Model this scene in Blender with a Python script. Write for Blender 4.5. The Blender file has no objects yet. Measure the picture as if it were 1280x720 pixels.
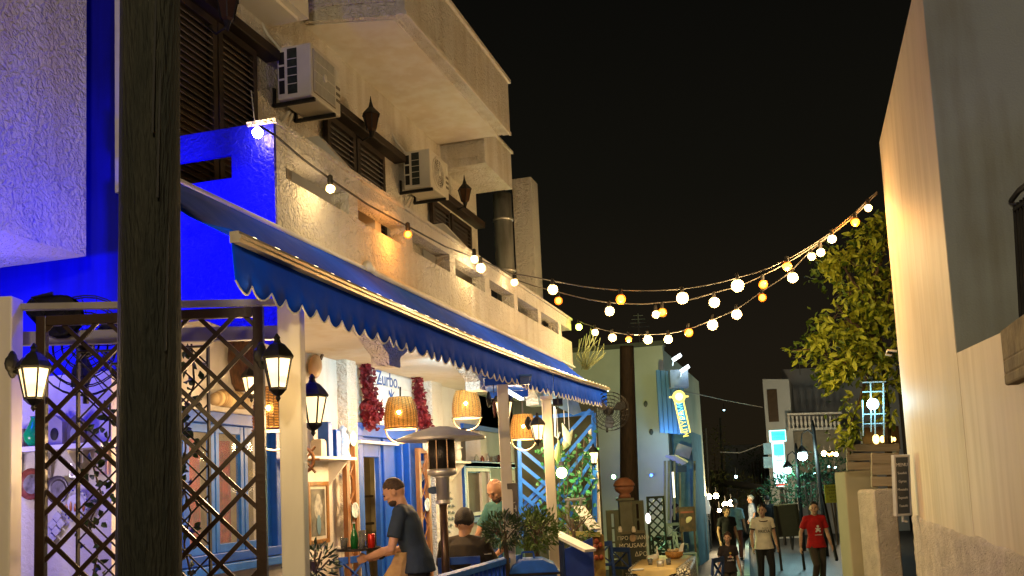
import bpy, math, random
from mathutils import Vector as V, Matrix, noise
random.seed(7)
S = bpy.context.scene
COL = S.collection
# ------------------------------------------------------------------ camera
EYE = 1.65
FPX, PPX, PPY = 1230.0, 640.0, 475.0            # focal length and principal point in photograph pixels (1280 wide)
def nrm(v): v = V(v); v.normalize(); return v
street = nrm((1005-PPX, -(594-PPY), FPX))        # camera axes: x right, y up, z forward
hor = nrm((-3000-PPX, -(594+0.046*4005-PPY), FPX))
up_c = nrm(street.cross(hor)); up_c = up_c if up_c.y > 0 else -up_c
right_c = nrm(up_c.cross(street))
# rows: world X, Y, Z expressed in the camera frame
def c2w(d): return V((d.dot(right_c), d.dot(street), d.dot(up_c)))
CAM = V((0, 0, EYE))
cx, cy, cz = c2w(V((1,0,0))), c2w(V((0,1,0))), c2w(V((0,0,1)))
cd = bpy.data.cameras.new('camera'); cam = bpy.data.objects.new('camera', cd); COL.objects.link(cam)
m = Matrix.Identity(4)
for i in range(3):
    m[i][0], m[i][1], m[i][2], m[i][3] = cx[i], cy[i], -cz[i], CAM[i]
cam.matrix_world = m
cd.sensor_width = 36; cd.lens = FPX/1280*36; cd.shift_x = (640-PPX)/1280; cd.shift_y = (PPY-360)/1280
cd.clip_start = .05; cd.clip_end = 2000
S.camera = cam
# ------------------------------------------------------------------ light
S.view_settings.view_transform = 'Standard'; S.view_settings.look = 'None'
S.view_settings.exposure = .22; S.view_settings.gamma = 1
S.cycles.use_denoising = True
S.cycles.sample_clamp_indirect = 3; S.cycles.sample_clamp_direct = 0
S.cycles.max_bounces = 7; S.cycles.diffuse_bounces = 3; S.cycles.glossy_bounces = 3
S.cycles.transmission_bounces = 6; S.cycles.transparent_max_bounces = 10
S.cycles.caustics_reflective = False; S.cycles.caustics_refractive = False
W = bpy.data.worlds.new('World'); S.world = W; W.use_nodes = True
nt = W.node_tree; nt.nodes.clear()
wo = nt.nodes.new('ShaderNodeOutputWorld'); bg = nt.nodes.new('ShaderNodeBackground')
tc = nt.nodes.new('ShaderNodeTexCoord'); sp = nt.nodes.new('ShaderNodeSeparateXYZ'); cr = nt.nodes.new('ShaderNodeValToRGB')
nt.links.new(tc.outputs['Generated'], sp.inputs[0]); nt.links.new(sp.outputs['Z'], cr.inputs[0])
nt.links.new(cr.outputs[0], bg.inputs[0]); nt.links.new(bg.outputs[0], wo.inputs[0])
e = cr.color_ramp.elements
e[0].position = 0.0; e[0].color = (.012, .0085, .004, 1)
e[1].position = .55; e[1].color = (.0018, .0018, .0016, 1)
q = e.new(.13); q.color = (.0098, .0074, .0045, 1)
q = e.new(.28); q.color = (.0050, .0045, .003, 1)
bg.inputs[1].default_value = 1.0
# ------------------------------------------------------------------ pixel rays -> world points at real planes
def ray(px, py): return c2w(V((px-PPX, -(py-PPY), FPX)))
def on(px, py, X=None, Y=None, Z=None, D=None):
    d = ray(px, py)
    if X is not None: t = (X-CAM.x)/d.x
    elif Y is not None: t = (Y-CAM.y)/d.y
    elif Z is not None: t = (Z-CAM.z)/d.z
    else: t = D/FPX
    return CAM+d*t
def onp(px, py, P0, P1):                          # vertical plane through two ground points
    d = ray(px, py); n = V((-(P1[1]-P0[1]), P1[0]-P0[0], 0))
    return CAM+d*((V((P0[0], P0[1], 0))-V((0, 0, 0))).dot(n)/d.dot(n))
def yat(px, X): return on(px, 600, X=X).y
R = nrm((cx.x, cx.y, 0)); F = nrm((cz.x, cz.y, 0)); UP = V((0, 0, 1))
def gz(y): return -.02*max(y, 0)
# ------------------------------------------------------------------ materials
MATS = {}
def mat(name, c, r=.65, metal=0, c2=None, ns=6, bump=0, bs=60, stretch=None, emit=None, es=0, alpha=1, trans=0, spec=.4, dist=.01, sheen=0, distort=0, fac=(.35, .65), stain=0):
    if name in MATS: return MATS[name]
    M = bpy.data.materials.new(name); M.use_nodes = True; MATS[name] = M
    N = M.node_tree.nodes; L = M.node_tree.links; p = N['Principled BSDF']
    p.inputs['Base Color'].default_value = (*c, 1); p.inputs['Roughness'].default_value = r
    p.inputs['Metallic'].default_value = metal; p.inputs['Specular IOR Level'].default_value = spec
    p.inputs['Transmission Weight'].default_value = trans; p.inputs['Alpha'].default_value = alpha
    if sheen: p.inputs['Sheen Weight'].default_value = sheen
    t = N.new('ShaderNodeTexCoord'); mp = N.new('ShaderNodeMapping'); L.new(t.outputs['Object'], mp.inputs[0])
    if stretch: mp.inputs['Scale'].default_value = stretch
    if c2 is None: c2 = tuple(x*.78 for x in c)
    n = N.new('ShaderNodeTexNoise'); n.inputs['Scale'].default_value = ns; n.inputs['Detail'].default_value = 5
    L.new(mp.outputs[0], n.inputs[0])
    k = N.new('ShaderNodeValToRGB'); k.color_ramp.elements[0].position = fac[0]; k.color_ramp.elements[1].position = fac[1]
    k.color_ramp.elements[0].color = (*c2, 1); k.color_ramp.elements[1].color = (*c, 1)
    L.new(n.outputs[0], k.inputs[0]); L.new(k.outputs[0], p.inputs['Base Color'])
    if stain:                                                      # rain streaks and grime in patches
        m2 = N.new('ShaderNodeMapping'); m2.inputs['Scale'].default_value = (4.5, 4.5, .45); L.new(t.outputs['Object'], m2.inputs[0])
        n2 = N.new('ShaderNodeTexNoise'); n2.inputs['Scale'].default_value = 1.6; n2.inputs['Detail'].default_value = 6; L.new(m2.outputs[0], n2.inputs[0])
        n3 = N.new('ShaderNodeTexNoise'); n3.inputs['Scale'].default_value = .9; n3.inputs['Detail'].default_value = 3; L.new(t.outputs['Object'], n3.inputs[0])
        mu = N.new('ShaderNodeMath'); mu.operation = 'MULTIPLY'; L.new(n2.outputs[0], mu.inputs[0]); L.new(n3.outputs[0], mu.inputs[1])
        k2 = N.new('ShaderNodeValToRGB'); k2.color_ramp.elements[0].position = .22; k2.color_ramp.elements[1].position = .38
        k2.color_ramp.elements[0].color = (1, 1, 1, 1); g_ = 1-stain; k2.color_ramp.elements[1].color = (g_, g_*.95, g_*.86, 1); L.new(mu.outputs[0], k2.inputs[0])
        mx = N.new('ShaderNodeMix'); mx.data_type = 'RGBA'; mx.blend_type = 'MULTIPLY'; mx.inputs['Factor'].default_value = 1
        L.new(k.outputs[0], mx.inputs[6]); L.new(k2.outputs[0], mx.inputs[7]); L.new(mx.outputs[2], p.inputs['Base Color'])
    if bump:
        b2 = N.new('ShaderNodeTexNoise'); b2.inputs['Scale'].default_value = bs; b2.inputs['Detail'].default_value = 2.5
        b2.inputs['Distortion'].default_value = distort
        L.new(mp.outputs[0], b2.inputs[0])
        bp = N.new('ShaderNodeBump'); bp.inputs['Strength'].default_value = bump; bp.inputs['Distance'].default_value = dist
        L.new(b2.outputs[0], bp.inputs['Height']); L.new(bp.outputs[0], p.inputs['Normal'])
    if emit:
        p.inputs['Emission Color'].default_value = (*emit, 1); p.inputs['Emission Strength'].default_value = es
    return M
stucco = mat('stucco white', (.74, .70, .62), .7, c2=(.62, .58, .50), ns=1.3, bump=1, bs=26, dist=.05, distort=1.0, fac=(.25,.6), stain=.16)
stucco_gloss = mat('stucco gloss', (.76, .73, .68), .38, c2=(.66, .63, .58), ns=2, bump=.8, bs=30, dist=.02, distort=.9)
stucco_in = mat('stucco fine', (.74, .71, .64), .7, c2=(.66, .62, .55), ns=2, bump=.6, bs=26, dist=.016, distort=.9, stain=.12)
plaster = mat('plaster smooth', (.74, .70, .62), .8, c2=(.66, .62, .54), ns=1.4, bump=.25, bs=14, dist=.012, stain=.08)
plaster_streak = mat('plaster streaked', (.62, .51, .39), .6, c2=(.55, .45, .34), ns=3, bump=.25, bs=5, dist=.012, stretch=(1.2, 1.6, .16), stain=.14)
rough_cast = mat('rough cast', (.62, .56, .47), .85, c2=(.47, .42, .35), ns=5, bump=1, bs=34, dist=.03, distort=1.2)
concrete = mat('concrete pale', (.5, .47, .4), .85, c2=(.36, .33, .28), ns=4, bump=.4, bs=40)
greywall = mat('grey render', (.36, .40, .38), .9, c2=(.32, .355, .34), ns=1.3, bump=.4, bs=70, dist=.008, stain=.2)
blue = mat('blue paint', (.007, .075, .45), .42, c2=(.006, .06, .34), ns=7, bump=.12, bs=30)
blue_lt = mat('light blue paint', (.014, .13, .55), .5, c2=(.010, .10, .42), ns=9, bump=.1, bs=30)
navy = mat('navy paint', (.01, .035, .14), .5)
awn = mat('awning cloth', (.003, .095, 1.0), .8, c2=(.003, .075, .82), ns=2.2, bump=.55, bs=5, dist=.03, spec=.12)
awn_edge = mat('white piping', (.8, .78, .72), .7)
cream = mat('cream paint', (.70, .64, .52), .45, c2=(.58, .52, .42), ns=5, bump=.12, bs=9, stretch=(1, 1, .25))
brown = mat('brown shutter', (.030, .018, .010), .6, c2=(.018, .011, .007), ns=8, bump=.2, bs=20)
wood = mat('varnished wood', (.30, .13, .045), .4, c2=(.17, .07, .025), ns=5, stretch=(6, 6, 1), bump=.2, bs=25)
wood_dk = mat('dark wood', (.075, .042, .02), .5, c2=(.04, .022, .012), ns=6, stretch=(5, 5, 1), bump=.3, bs=25)
trel = mat('trellis wood', (.035, .018, .008), .38, c2=(.018, .009, .004), ns=6, bump=.2, bs=40)
wood_lt = mat('weathered plank', (.48, .41, .32), .7, c2=(.34, .28, .21), ns=6, stretch=(1, 6, 6), bump=.3, bs=20)
black = mat('black iron', (.008, .007, .006), .55, c2=(.02, .018, .015), spec=.25)
steel = mat('brushed steel', (.62, .60, .55), .42, metal=.75, c2=(.5, .48, .44))
bronze = mat('bronze tube', (.09, .055, .03), .35, metal=.6)
white = mat('white paint', (.78, .76, .70), .5, c2=(.7, .67, .6))
acwhite = mat('appliance white', (.66, .62, .52), .45, c2=(.56, .52, .43), ns=3)
dark = mat('dark void', (.012, .011, .01), .9)
asphalt = mat('asphalt', (.026, .029, .033), .5, c2=(.016, .018, .021), ns=2.5, bump=.35, bs=60)
paving = mat('terrace tile', (.30, .26, .2), .5, ns=3)
lglass = mat('lantern glass', (1, .93, .75), .35, emit=(1, .80, .48), es=7)
bulbw = mat('bulb warm white', (1, .95, .85), .4, emit=(1, .72, .36), es=90)
bulba = mat('bulb amber', (1, .6, .2), .4, emit=(1, .34, .05), es=9)
glow_w = mat('bulb glass warm', (1, .8, .5), .2, emit=(1, .56, .17), es=1.5, alpha=.45)
glow_a = mat('bulb glass amber', (1, .4, .05), .2, emit=(1, .20, .008), es=1.3, alpha=.5)
bulbc = mat('bulb cool', (.9, .95, 1), .4, emit=(.45, .88, 1), es=30)
bulbg = mat('bulb lime', (.8, .95, .5), .4, emit=(.75, .9, .1), es=20)
wicker = mat('wicker', (.50, .25, .06), .6, c2=(.26, .11, .02), ns=45, bump=.4, bs=90)
wicker_glow = mat('lamp lining', (.9, .55, .15), .8, emit=(1, .42, .05), es=1.1)
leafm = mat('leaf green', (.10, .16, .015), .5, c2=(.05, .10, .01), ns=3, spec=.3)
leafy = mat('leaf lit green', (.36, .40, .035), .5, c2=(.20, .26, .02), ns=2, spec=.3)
leafd = mat('leaf dark', (.04, .075, .02), .5, c2=(.02, .045, .012), ns=4)
red_l = mat('bougainvillea red', (.20, .008, .016), .6, c2=(.08, .004, .008), ns=12)
bark = mat('bark', (.11, .075, .045), .9, c2=(.05, .035, .02), ns=5, stretch=(5, 5, 1), bump=.8, bs=12, dist=.03)
# ------------------------------------------------------------------ mesh builder
class B:
    def __init__(s): s.v = []; s.f = []; s.m = []; s.cm = 0
    def add(s, vs, fs):
        o = len(s.v); s.v += [tuple(p) for p in vs]
        s.f += [tuple(i+o for i in f) for f in fs]; s.m += [s.cm]*len(fs); return s
    def box(s, x0, x1, y0, y1, z0, z1):
        x0, x1 = min(x0, x1), max(x0, x1); y0, y1 = min(y0, y1), max(y0, y1); z0, z1 = min(z0, z1), max(z0, z1)
        return s.add([(x0,y0,z0),(x1,y0,z0),(x1,y1,z0),(x0,y1,z0),(x0,y0,z1),(x1,y0,z1),(x1,y1,z1),(x0,y1,z1)],
                     [(0,3,2,1),(4,5,6,7),(0,1,5,4),(1,2,6,5),(2,3,7,6),(3,0,4,7)])
    def obox(s, c, a, b, d):                       # centre and three half-axis vectors
        c, a, b, d = V(c), V(a), V(b), V(d)
        vs = [c+i*a+j*b+k*d for k in (-1,1) for (i,j) in ((-1,-1),(1,-1),(1,1),(-1,1))]
        return s.add(vs, [(0,3,2,1),(4,5,6,7),(0,1,5,4),(1,2,6,5),(2,3,7,6),(3,0,4,7)])
    def bar(s, p, q, w, h, up=UP):                 # straight bar, w across, h along up
        p, q = V(p), V(q); d = q-p; a = d.cross(V(up))
        if a.length < 1e-5: a = d.cross(V((1,0,0)))
        a.normalize(); b = a.cross(d).normalized()
        return s.obox((p+q)/2, a*w/2, d/2, b*h/2)
    def prism(s, poly, vec):
        n = len(poly); vec = V(vec); P = [V(p) for p in poly]
        return s.add(P+[p+vec for p in P], [tuple(range(n))[::-1], tuple(range(n, 2*n))]+[(i,(i+1)%n,n+(i+1)%n,n+i) for i in range(n)])
    def tube(s, pts, r, n=8, sx=1, ref=None, closed=False):
        P = [V(p) for p in pts]; k = len(P); r = r if isinstance(r, (list, tuple)) else [r]*k
        vs = []; ru = V(ref) if ref else None
        prev = None
        for i, p in enumerate(P):
            d = (P[min(i+1,k-1)]-P[max(i-1,0)]) if not closed else (P[(i+1)%k]-P[i-1])
            d = d.normalized() if d.length > 1e-9 else V((0,0,1))
            if ru: a = ru-d*ru.dot(d)
            elif prev is None: a = (UP if abs(d.z) < .9 else V((1,0,0))).cross(d)
            else: a = prev-d*prev.dot(d)
            a = a.normalized() if a.length > 1e-6 else V((1,0,0)); prev = a; b = d.cross(a)
            for j in range(n):
                t = 2*math.pi*j/n; vs.append(p+a*math.cos(t)*r[i]*sx+b*math.sin(t)*r[i])
        fs = []
        for i in range(k if closed else k-1):
            for j in range(n):
                i2 = (i+1)%k; fs.append((i*n+j, i*n+(j+1)%n, i2*n+(j+1)%n, i2*n+j))
        if not closed: fs += [tuple(range(n))[::-1], tuple(range((k-1)*n, k*n))]
        return s.add(vs, fs)
    def lathe(s, prof, o=(0,0,0), n=16, ax=None):
        o = V(o); A = ax or Matrix.Identity(3); k = len(prof); vs = []
        for r, z in prof:
            for j in range(n):
                t = 2*math.pi*j/n; vs.append(o+A@V((r*math.cos(t), r*math.sin(t), z)))
        fs = [(i*n+j, i*n+(j+1)%n, (i+1)*n+(j+1)%n, (i+1)*n+j) for i in range(k-1) for j in range(n)]
        fs += [tuple(range(n))[::-1], tuple(range((k-1)*n, k*n))]
        return s.add(vs, fs)
    def ball(s, c, r, n=12, k=8, ax=None):
        r = r if isinstance(r, (tuple, list)) else (r,r,r); c = V(c); A = ax or Matrix.Identity(3)
        vs = [c+A@V((0,0,-r[2]))]
        for i in range(1, k):
            t = math.pi*i/k-math.pi/2
            for j in range(n):
                u = 2*math.pi*j/n; vs.append(c+A@V((r[0]*math.cos(t)*math.cos(u), r[1]*math.cos(t)*math.sin(u), r[2]*math.sin(t))))
        vs.append(c+A@V((0,0,r[2]))); e_ = len(vs)-1
        fs = [(0, 1+(j+1)%n, 1+j) for j in range(n)]+[(e_, 1+(k-2)*n+j, 1+(k-2)*n+(j+1)%n) for j in range(n)]
        fs += [(1+i*n+j, 1+i*n+(j+1)%n, 1+(i+1)*n+(j+1)%n, 1+(i+1)*n+j) for i in range(k-2) for j in range(n)]
        return s.add(vs, fs)
    def leaf(s, p, d, u, L, w):                    # folded pointed leaf along d
        p, d, u = V(p), V(d), V(u); a = d.cross(u)
        a = a.normalized() if a.length > 1e-6 else V((1,0,0)); nn = a.cross(d).normalized()
        return s.add([p, p+d*L*.4+a*w/2+nn*w*.18, p+d*L*.75+a*w*.36+nn*w*.05, p+d*L-nn*w*.25, p+d*L*.75-a*w*.36+nn*w*.05, p+d*L*.4-a*w/2+nn*w*.18, p+d*L*.45],
                     [(0,1,6),(1,2,3,6),(6,3,4,5),(0,6,5)])
    def mesh(s, name, smooth=False):
        me = bpy.data.meshes.new(name); me.from_pydata(s.v, [], s.f)
        if smooth: me.polygons.foreach_set('use_smooth', [True]*len(me.polygons))
        me.update(); return me
    def obj(s, name, mt, parent=None, smooth=False, world=True, bev=0, me=None):
        me = me or s.mesh(name, smooth)
        if not me.materials:
            for k in (mt if isinstance(mt, (list, tuple)) else [mt]): me.materials.append(k)
            if any(s.m): me.polygons.foreach_set('material_index', s.m)
        o = bpy.data.objects.new(name, me); COL.objects.link(o)
        if parent is not None:
            o.parent = parent
            if world: o.matrix_parent_inverse = WM(parent).inverted()
        if bev:
            b = o.modifiers.new('b', 'BEVEL'); b.width = bev; b.segments = 2; b.limit_method = 'ANGLE'
        return o
def WM(o):
    m = o.matrix_basis
    if o.parent: m = WM(o.parent)@o.matrix_parent_inverse@m
    return m
def thing(name, label, cat, loc=(0,0,0), rz=0, group=None):
    o = bpy.data.objects.new(name, None); COL.objects.link(o); o.empty_display_size = .1
    o.location = loc; o.rotation_euler = (0,0,rz); return tag(o, label, cat, group)
def tag(o, label=None, cat=None, group=None, kind=None):
    for k, v in (('label', label), ('category', cat), ('group', group), ('kind', kind)):
        if v: o[k] = v
    return o
def struct(b, name, mt, bev=0, smooth=False): return tag(b.obj(name, mt, bev=bev, smooth=smooth), kind='structure')
CH = {}
def dup(o, parent=None):
    c = o.copy(); COL.objects.link(c)
    if parent is not None: c.parent = parent
    for ch in [x for x in o.children]: dup(ch, c)
    return c
def clone(o, label, loc, rz=0, sc=None):
    c = dup(o); c['label'] = label; c.location = loc; c.rotation_euler = (0,0,rz)
    if sc: c.scale = (sc,)*3
    return c
def text(s, name, p, xd, yd, size, mt, parent, ext=.002, align='CENTER'):
    cu = bpy.data.curves.new(name, 'FONT'); cu.body = s; cu.size = size; cu.extrude = ext
    cu.align_x = align; cu.align_y = 'CENTER'; cu.resolution_u = 3
    o = bpy.data.objects.new(name, cu); COL.objects.link(o); cu.materials.append(mt)
    xd = nrm(xd); zd = nrm(xd.cross(V(yd))); yd = zd.cross(xd)
    m = Matrix.Identity(4)
    for i in range(3): m[i][0], m[i][1], m[i][2], m[i][3] = xd[i], yd[i], zd[i], p[i]
    bpy.context.view_layer.update()
    me = bpy.data.meshes.new_from_object(o); bpy.data.objects.remove(o); o = bpy.data.objects.new(name, me); COL.objects.link(o)
    if parent is not None:
        o.parent = parent; o.matrix_parent_inverse = WM(parent).inverted()
    o.matrix_basis = m; return o
def light(name, p, energy, col, size=.04, typ='POINT', parent=None, aim=None, spot=100, blend=.5):
    l = bpy.data.lights.new(name, typ); l.energy = energy; l.color = col
    if typ == 'AREA': l.size = size
    else: l.shadow_soft_size = size
    if typ == 'SPOT': l.spot_size = math.radians(spot); l.spot_blend = blend
    o = bpy.data.objects.new(name, l); COL.objects.link(o); o.location = p
    if aim is not None: o.rotation_euler = (V(aim)-V(p)).to_track_quat('-Z', 'Y').to_euler()
    if parent is not None: o.parent = parent; o.matrix_parent_inverse = WM(parent).inverted()
    return o
def rnd(a, b): return random.uniform(a, b)
def rdir():
    while 1:
        v = V((rnd(-1,1), rnd(-1,1), rnd(-1,1)))
        if .05 < v.length < 1: return v.normalized()
WARM = (1, .66, .27); AMB = (1, .42, .08)
# planes of the taverna, metres from the camera axis
XF, XG, XB, XA, XP = -4.15, -4.7, -3.2, -2.55, -2.7
# ================================================================== GROUND
b = B(); ys = [-12, 0, 10, 20, 40, 70, 110, 200]
for i in range(len(ys)-1):
    b.add([(-60, ys[i], gz(ys[i])), (60, ys[i], gz(ys[i])), (60, ys[i+1], gz(ys[i+1])), (-60, ys[i+1], gz(ys[i+1]))], [(0,1,2,3)])
struct(b, 'lane', asphalt)
b = B(); b.box(-9.5, -2.62, 3.4, 13.5, -.4, .1); struct(b, 'terrace_floor', paving)
b = B()
kp = [on(922, 724, Z=-.42), on(921, 676, Z=-.75), on(934, 664, Z=-.95), on(958, 655, Z=-1.1)]
kp2 = [on(934, 724, Z=-.42), on(934, 680, Z=-.75), on(944, 668, Z=-.95), on(968, 659, Z=-1.1)]
kerbm = mat('pale blue kerb paint', (.28, .46, .52), .5)
for pl in (kp, kp2):
    for p, q in zip(pl[:-1], pl[1:]): b.bar(p, q, .12, .16)
struct(b, 'kerb', kerbm)
# ================================================================== TAVERNA BUILDING
tb = thing('taverna_building', 'white stucco taverna with loggia, long slotted balcony and blue lit end wall', 'building', (-5, 8, 0))
Y0, Y1 = 5.63, 14.35
def tbp(b, name, m, **k): return b.obj(name, m, tb, **k)
# ground floor facade with window and door openings
w1 = (yat(225, XG), yat(346, XG)); d1 = (yat(444, XG), yat(531, XG)); w2 = (yat(578, XG), yat(648, XG))
zt1, zb1 = 2.32, 1.22
b = B()
segs = [(6.1, w1[0], 0, 3.1), (w1[0], w1[1], 0, zb1), (w1[0], w1[1], zt1, 3.1), (w1[1], d1[0], 0, 3.1), (d1[0], d1[1], 2.38, 3.1),
        (d1[1], w2[0], 0, 3.1), (w2[0], w2[1], 0, 1.25), (w2[0], w2[1], 2.62, 3.1), (w2[1], 14.3, 0, 3.1)]
for y0, y1, z0, z1 in segs: b.box(XG-.25, XG, y0, y1, z0, z1)
tbp(b, 'facade_wall', stucco_in)
b = B(); b.box(-9.5, XG+.01, 5.9, 6.1, 0, 2.62); tbp(b, 'cross_wall', stucco_in)
bluelight_tint = mat('gloss render blue light painted in', (.004, .006, .62), .45, c2=(.003, .004, .42), ns=1.7, stain=.35, bump=.8, bs=30, dist=.02, distort=.9)  # blue flood's light painted into the render colour of both walls
bluelight_tint2 = mat('smooth render blue light painted in', (.004, .006, .62), .75, c2=(.003, .004, .46), ns=1.4, stain=.3, bump=.4, bs=20)
b = B(); b.box(-9.5, -4.42, 5.9, 6.1, 2.62, 3.4); b.box(-9.5, -4.42, 5.902, 6.1, 3.4, 9.5); tbp(b, 'bluelight_tinted_cross_wall', bluelight_tint2)
b = B(); b.box(-9.5, XG, -2, yat(107, XG), 3.4, 9.5); tbp(b, 'upper_block', stucco)
b = B(); p = on(151, 100, Y=5.88); b.box(p.x-.02, p.x+.02, 5.84, 5.9, 3.9, 9.5); tbp(b, 'corner_trim', white)
b = B(); b.box(XG-.2, -4.34, 6.102, Y1, 3.1, 3.38); b.box(-4.34, XB-.16, Y0+.032, Y1, 3.1, 3.38); tbp(b, 'loggia_ceiling', plaster)
# end beam over the loggia arch, facing the camera
b = B()
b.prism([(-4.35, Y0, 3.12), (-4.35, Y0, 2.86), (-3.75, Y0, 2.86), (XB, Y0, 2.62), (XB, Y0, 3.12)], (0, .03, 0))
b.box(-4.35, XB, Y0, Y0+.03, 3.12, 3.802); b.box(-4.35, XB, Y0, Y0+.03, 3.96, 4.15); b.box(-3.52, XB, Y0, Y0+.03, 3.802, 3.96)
tbp(b, 'end_wall', bluelight_tint)
# haunched corbels under the balcony edge
for i, yc in enumerate((7.6, 10.0, 12.4)):
    b = B(); h = .12
    b.prism([(XB-.022, yc-.78, 3.12), (XB-.022, yc-h, 2.80), (XB-.022, yc-h, 2.71), (XB-.022, yc+h, 2.71), (XB-.022, yc+h, 2.80), (XB-.022, yc+.78, 3.12)], (-.165, 0, 0))
    b.prism([(XB-.19, yc-h, 3.1), (XB-.19, yc-h, 2.72), (-3.75, yc-h, 2.72), (XG, yc-h, 2.3), (XG, yc-h, 3.1)], (0, 2*h, 0)) if i < 0 else None
    tbp(b, 'corbel', stucco)
b = B(); b.box(XB-.19, XB-.02, Y0+.03, Y1, 3.09, 3.38); tbp(b, 'edge_beam', stucco)
# pier on the facade between bays
for px0, px1 in ((424, 436), (533, 546)):
    b = B(); b.box(XG, XG+.12, yat(px0, XG), yat(px1, XG), .1, 3.1); tbp(b, 'pier', stucco)
# balcony parapet with horizontal slots, each slot a real hole
b = B()
b.box(XB-.15, XB, Y0+.03, Y1, 3.38, 3.80); b.box(XB-.15, XB, Y0+.03, Y1, 3.98, 4.13)
pitch = 1.13; y = Y0+.03; k = 0
while True:
    s0 = 5.78+pitch*k
    if s0 > Y1-.3: break
    b.box(XB-.15, XB, y, s0, 3.80, 3.98); y = s0+.97; k += 1
if y < Y1: b.box(XB-.15, XB, y, Y1, 3.80, 3.98)
b.box(XB-.95, XB-.15, Y1-.15, Y1, 3.46, 4.13)
tbp(b, 'parapet', stucco)
b = B(); b.box(XB-.19, XB+.025, Y0-.02, Y1+.02, 4.132, 4.16); tbp(b, 'parapet_coping', stucco)
b = B(); b.box(XF, XB-.19, Y0+.22, Y1, 3.402, 3.45); tbp(b, 'balcony_floor', concrete)
# upper facade and the roof terrace slabs
b = B(); b.box(XF-.3, XF, Y0+.22, 12.9, 3.46, 6.6); tbp(b, 'upper_facade', stucco)
b = B(); b.prism([(XF, 7.87, 6.047), (XB-.1, 8.08, 6.047), (XB-.1, 11.44, 6.047), (XF, 11.44, 6.047)], (0,0,.14)); b.prism([(XF, 7.86, 6.187), (XB-.1, 8.07, 6.187), (XB-.1, 8.07, 6.74), (XF, 7.86, 6.74)], (0,.12,0)); b.box(XB-.1, XB, 8.06, 11.46, 6.045, 6.72)
tbp(b, 'roof_balcony', stucco, bev=.01)
b = B(); b.prism([(XF, 7.93, 6.035), (XB-.14, 8.14, 6.035), (XB-.14, 11.4, 6.035), (XF, 11.4, 6.035)], (0,0,.011)); tbp(b, 'balcony_soffit', plaster)
b = B(); b.box(XB-.12, XB+.03, 8.04, 11.49, 6.72, 6.76); b.box(XB-.012, XB+.012, 8.06, 11.46, 6.035, 6.075); tbp(b, 'drip_edge', plaster)
b = B(); b.box(XF, -3.66, 11.52, 12.7, 5.75, 5.85); b.box(-3.66, -3.56, 11.5, 12.72, 5.75, 6.26); b.box(XF, -3.66, 11.5, 11.6, 5.85, 6.22); b.box(-3.70, -3.53, 11.48, 12.75, 6.26, 6.29)
tbp(b, 'far_balcony', stucco)
b = B(); b.box(XF, -3.79, 5.2, 7.3, 5.74, 6.3); b.box(XF, -3.86, 5.25, 7.24, 5.71, 5.74); tbp(b, 'small_ledge', plaster)
b = B(); b.box(-4.0, -3.7, 14.3, 14.7, -.3, 6.42); tbp(b, 'end_fin', stucco)
# slanted balcony partitions
for yp in (7.6, 10.75):
    b = B(); b.prism([(XF, yp, 3.45), (XF, yp, 4.82), (-3.88, yp, 4.82), (-3.36, yp, 4.2), (-3.36, yp, 3.45)], (0, .12, 0)); tbp(b, 'partition', plaster, bev=.006)
# shutters on the upper facade: leaf > slat
slat_me = None
def shutter(px0, px1, z0, z1, X=XF+.05, mt=brown, nm='shutter'):
    global slat_me
    y0, y1 = max(yat(px0, X), 5.7), yat(px1, X); fr = .06
    b = B(); b.box(X-.03, X+.02, y0, y0+fr, z0, z1); b.box(X-.03, X+.02, y1-fr, y1, z0, z1)
    b.box(X-.03, X+.02, y0+fr, y1-fr, z0, z0+fr); b.box(X-.03, X+.02, y0+fr, y1-fr, z1-fr, z1); b.box(X-.03, X-.02, y0+fr, y1-fr, z0+fr, z1-fr)
    lf = tbp(b, nm, mt)
    if slat_me is None:
        s_ = B(); s_.obox((0,0,0), (.018,0,-.014), (0,.5,0), (.003,0,.004)); slat_me = s_.mesh('slat'); slat_me.materials.append(brown)
    n = int((z1-z0-2*fr)/.052); W_ = y1-y0-2*fr
    for i in range(n):
        o = bpy.data.objects.new('slat', slat_me); COL.objects.link(o); o.parent = lf; o.matrix_parent_inverse = WM(lf).inverted()
        o.location = (X+.002, (y0+y1)/2, z0+fr+.03+i*(z1-z0-2*fr-.02)/n); o.scale = (1, W_, 1)
shutter(196, 276, 3.46, 5.34); shutter(278, 328, 3.46, 5.34)
shutter(419, 455, 3.46, 5.28); shutter(457, 492, 3.46, 5.28)
shutter(552, 574, 3.46, 5.2); shutter(576, 601, 3.46, 5.2)
for a, c, z in ((180, 356, 5.36), (398, 517, 5.33), (548, 617, 5.28)):
    b = B(); b.box(XF, XF+.14, max(yat(a, XF+.1), 5.68), yat(c, XF+.1), z, z+.09); tbp(b, 'shutter_rail', brown, bev=.008)
# lit ledge under the balcony edge above the awning, and plastic pipe
b = B(); b.tube([on(460, 333, X=XB+.05), on(468, 341, X=XB+.06), on(560, 385, X=XB+.06), on(640, 421, X=XB+.06), on(700, 450, X=XB+.06)], .032, 10)
b.tube([on(458, 331, X=XB+.05), on(464, 337, X=XB+.05)], .04, 10); tbp(b, 'drain_pipe', cream, smooth=True)
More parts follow.
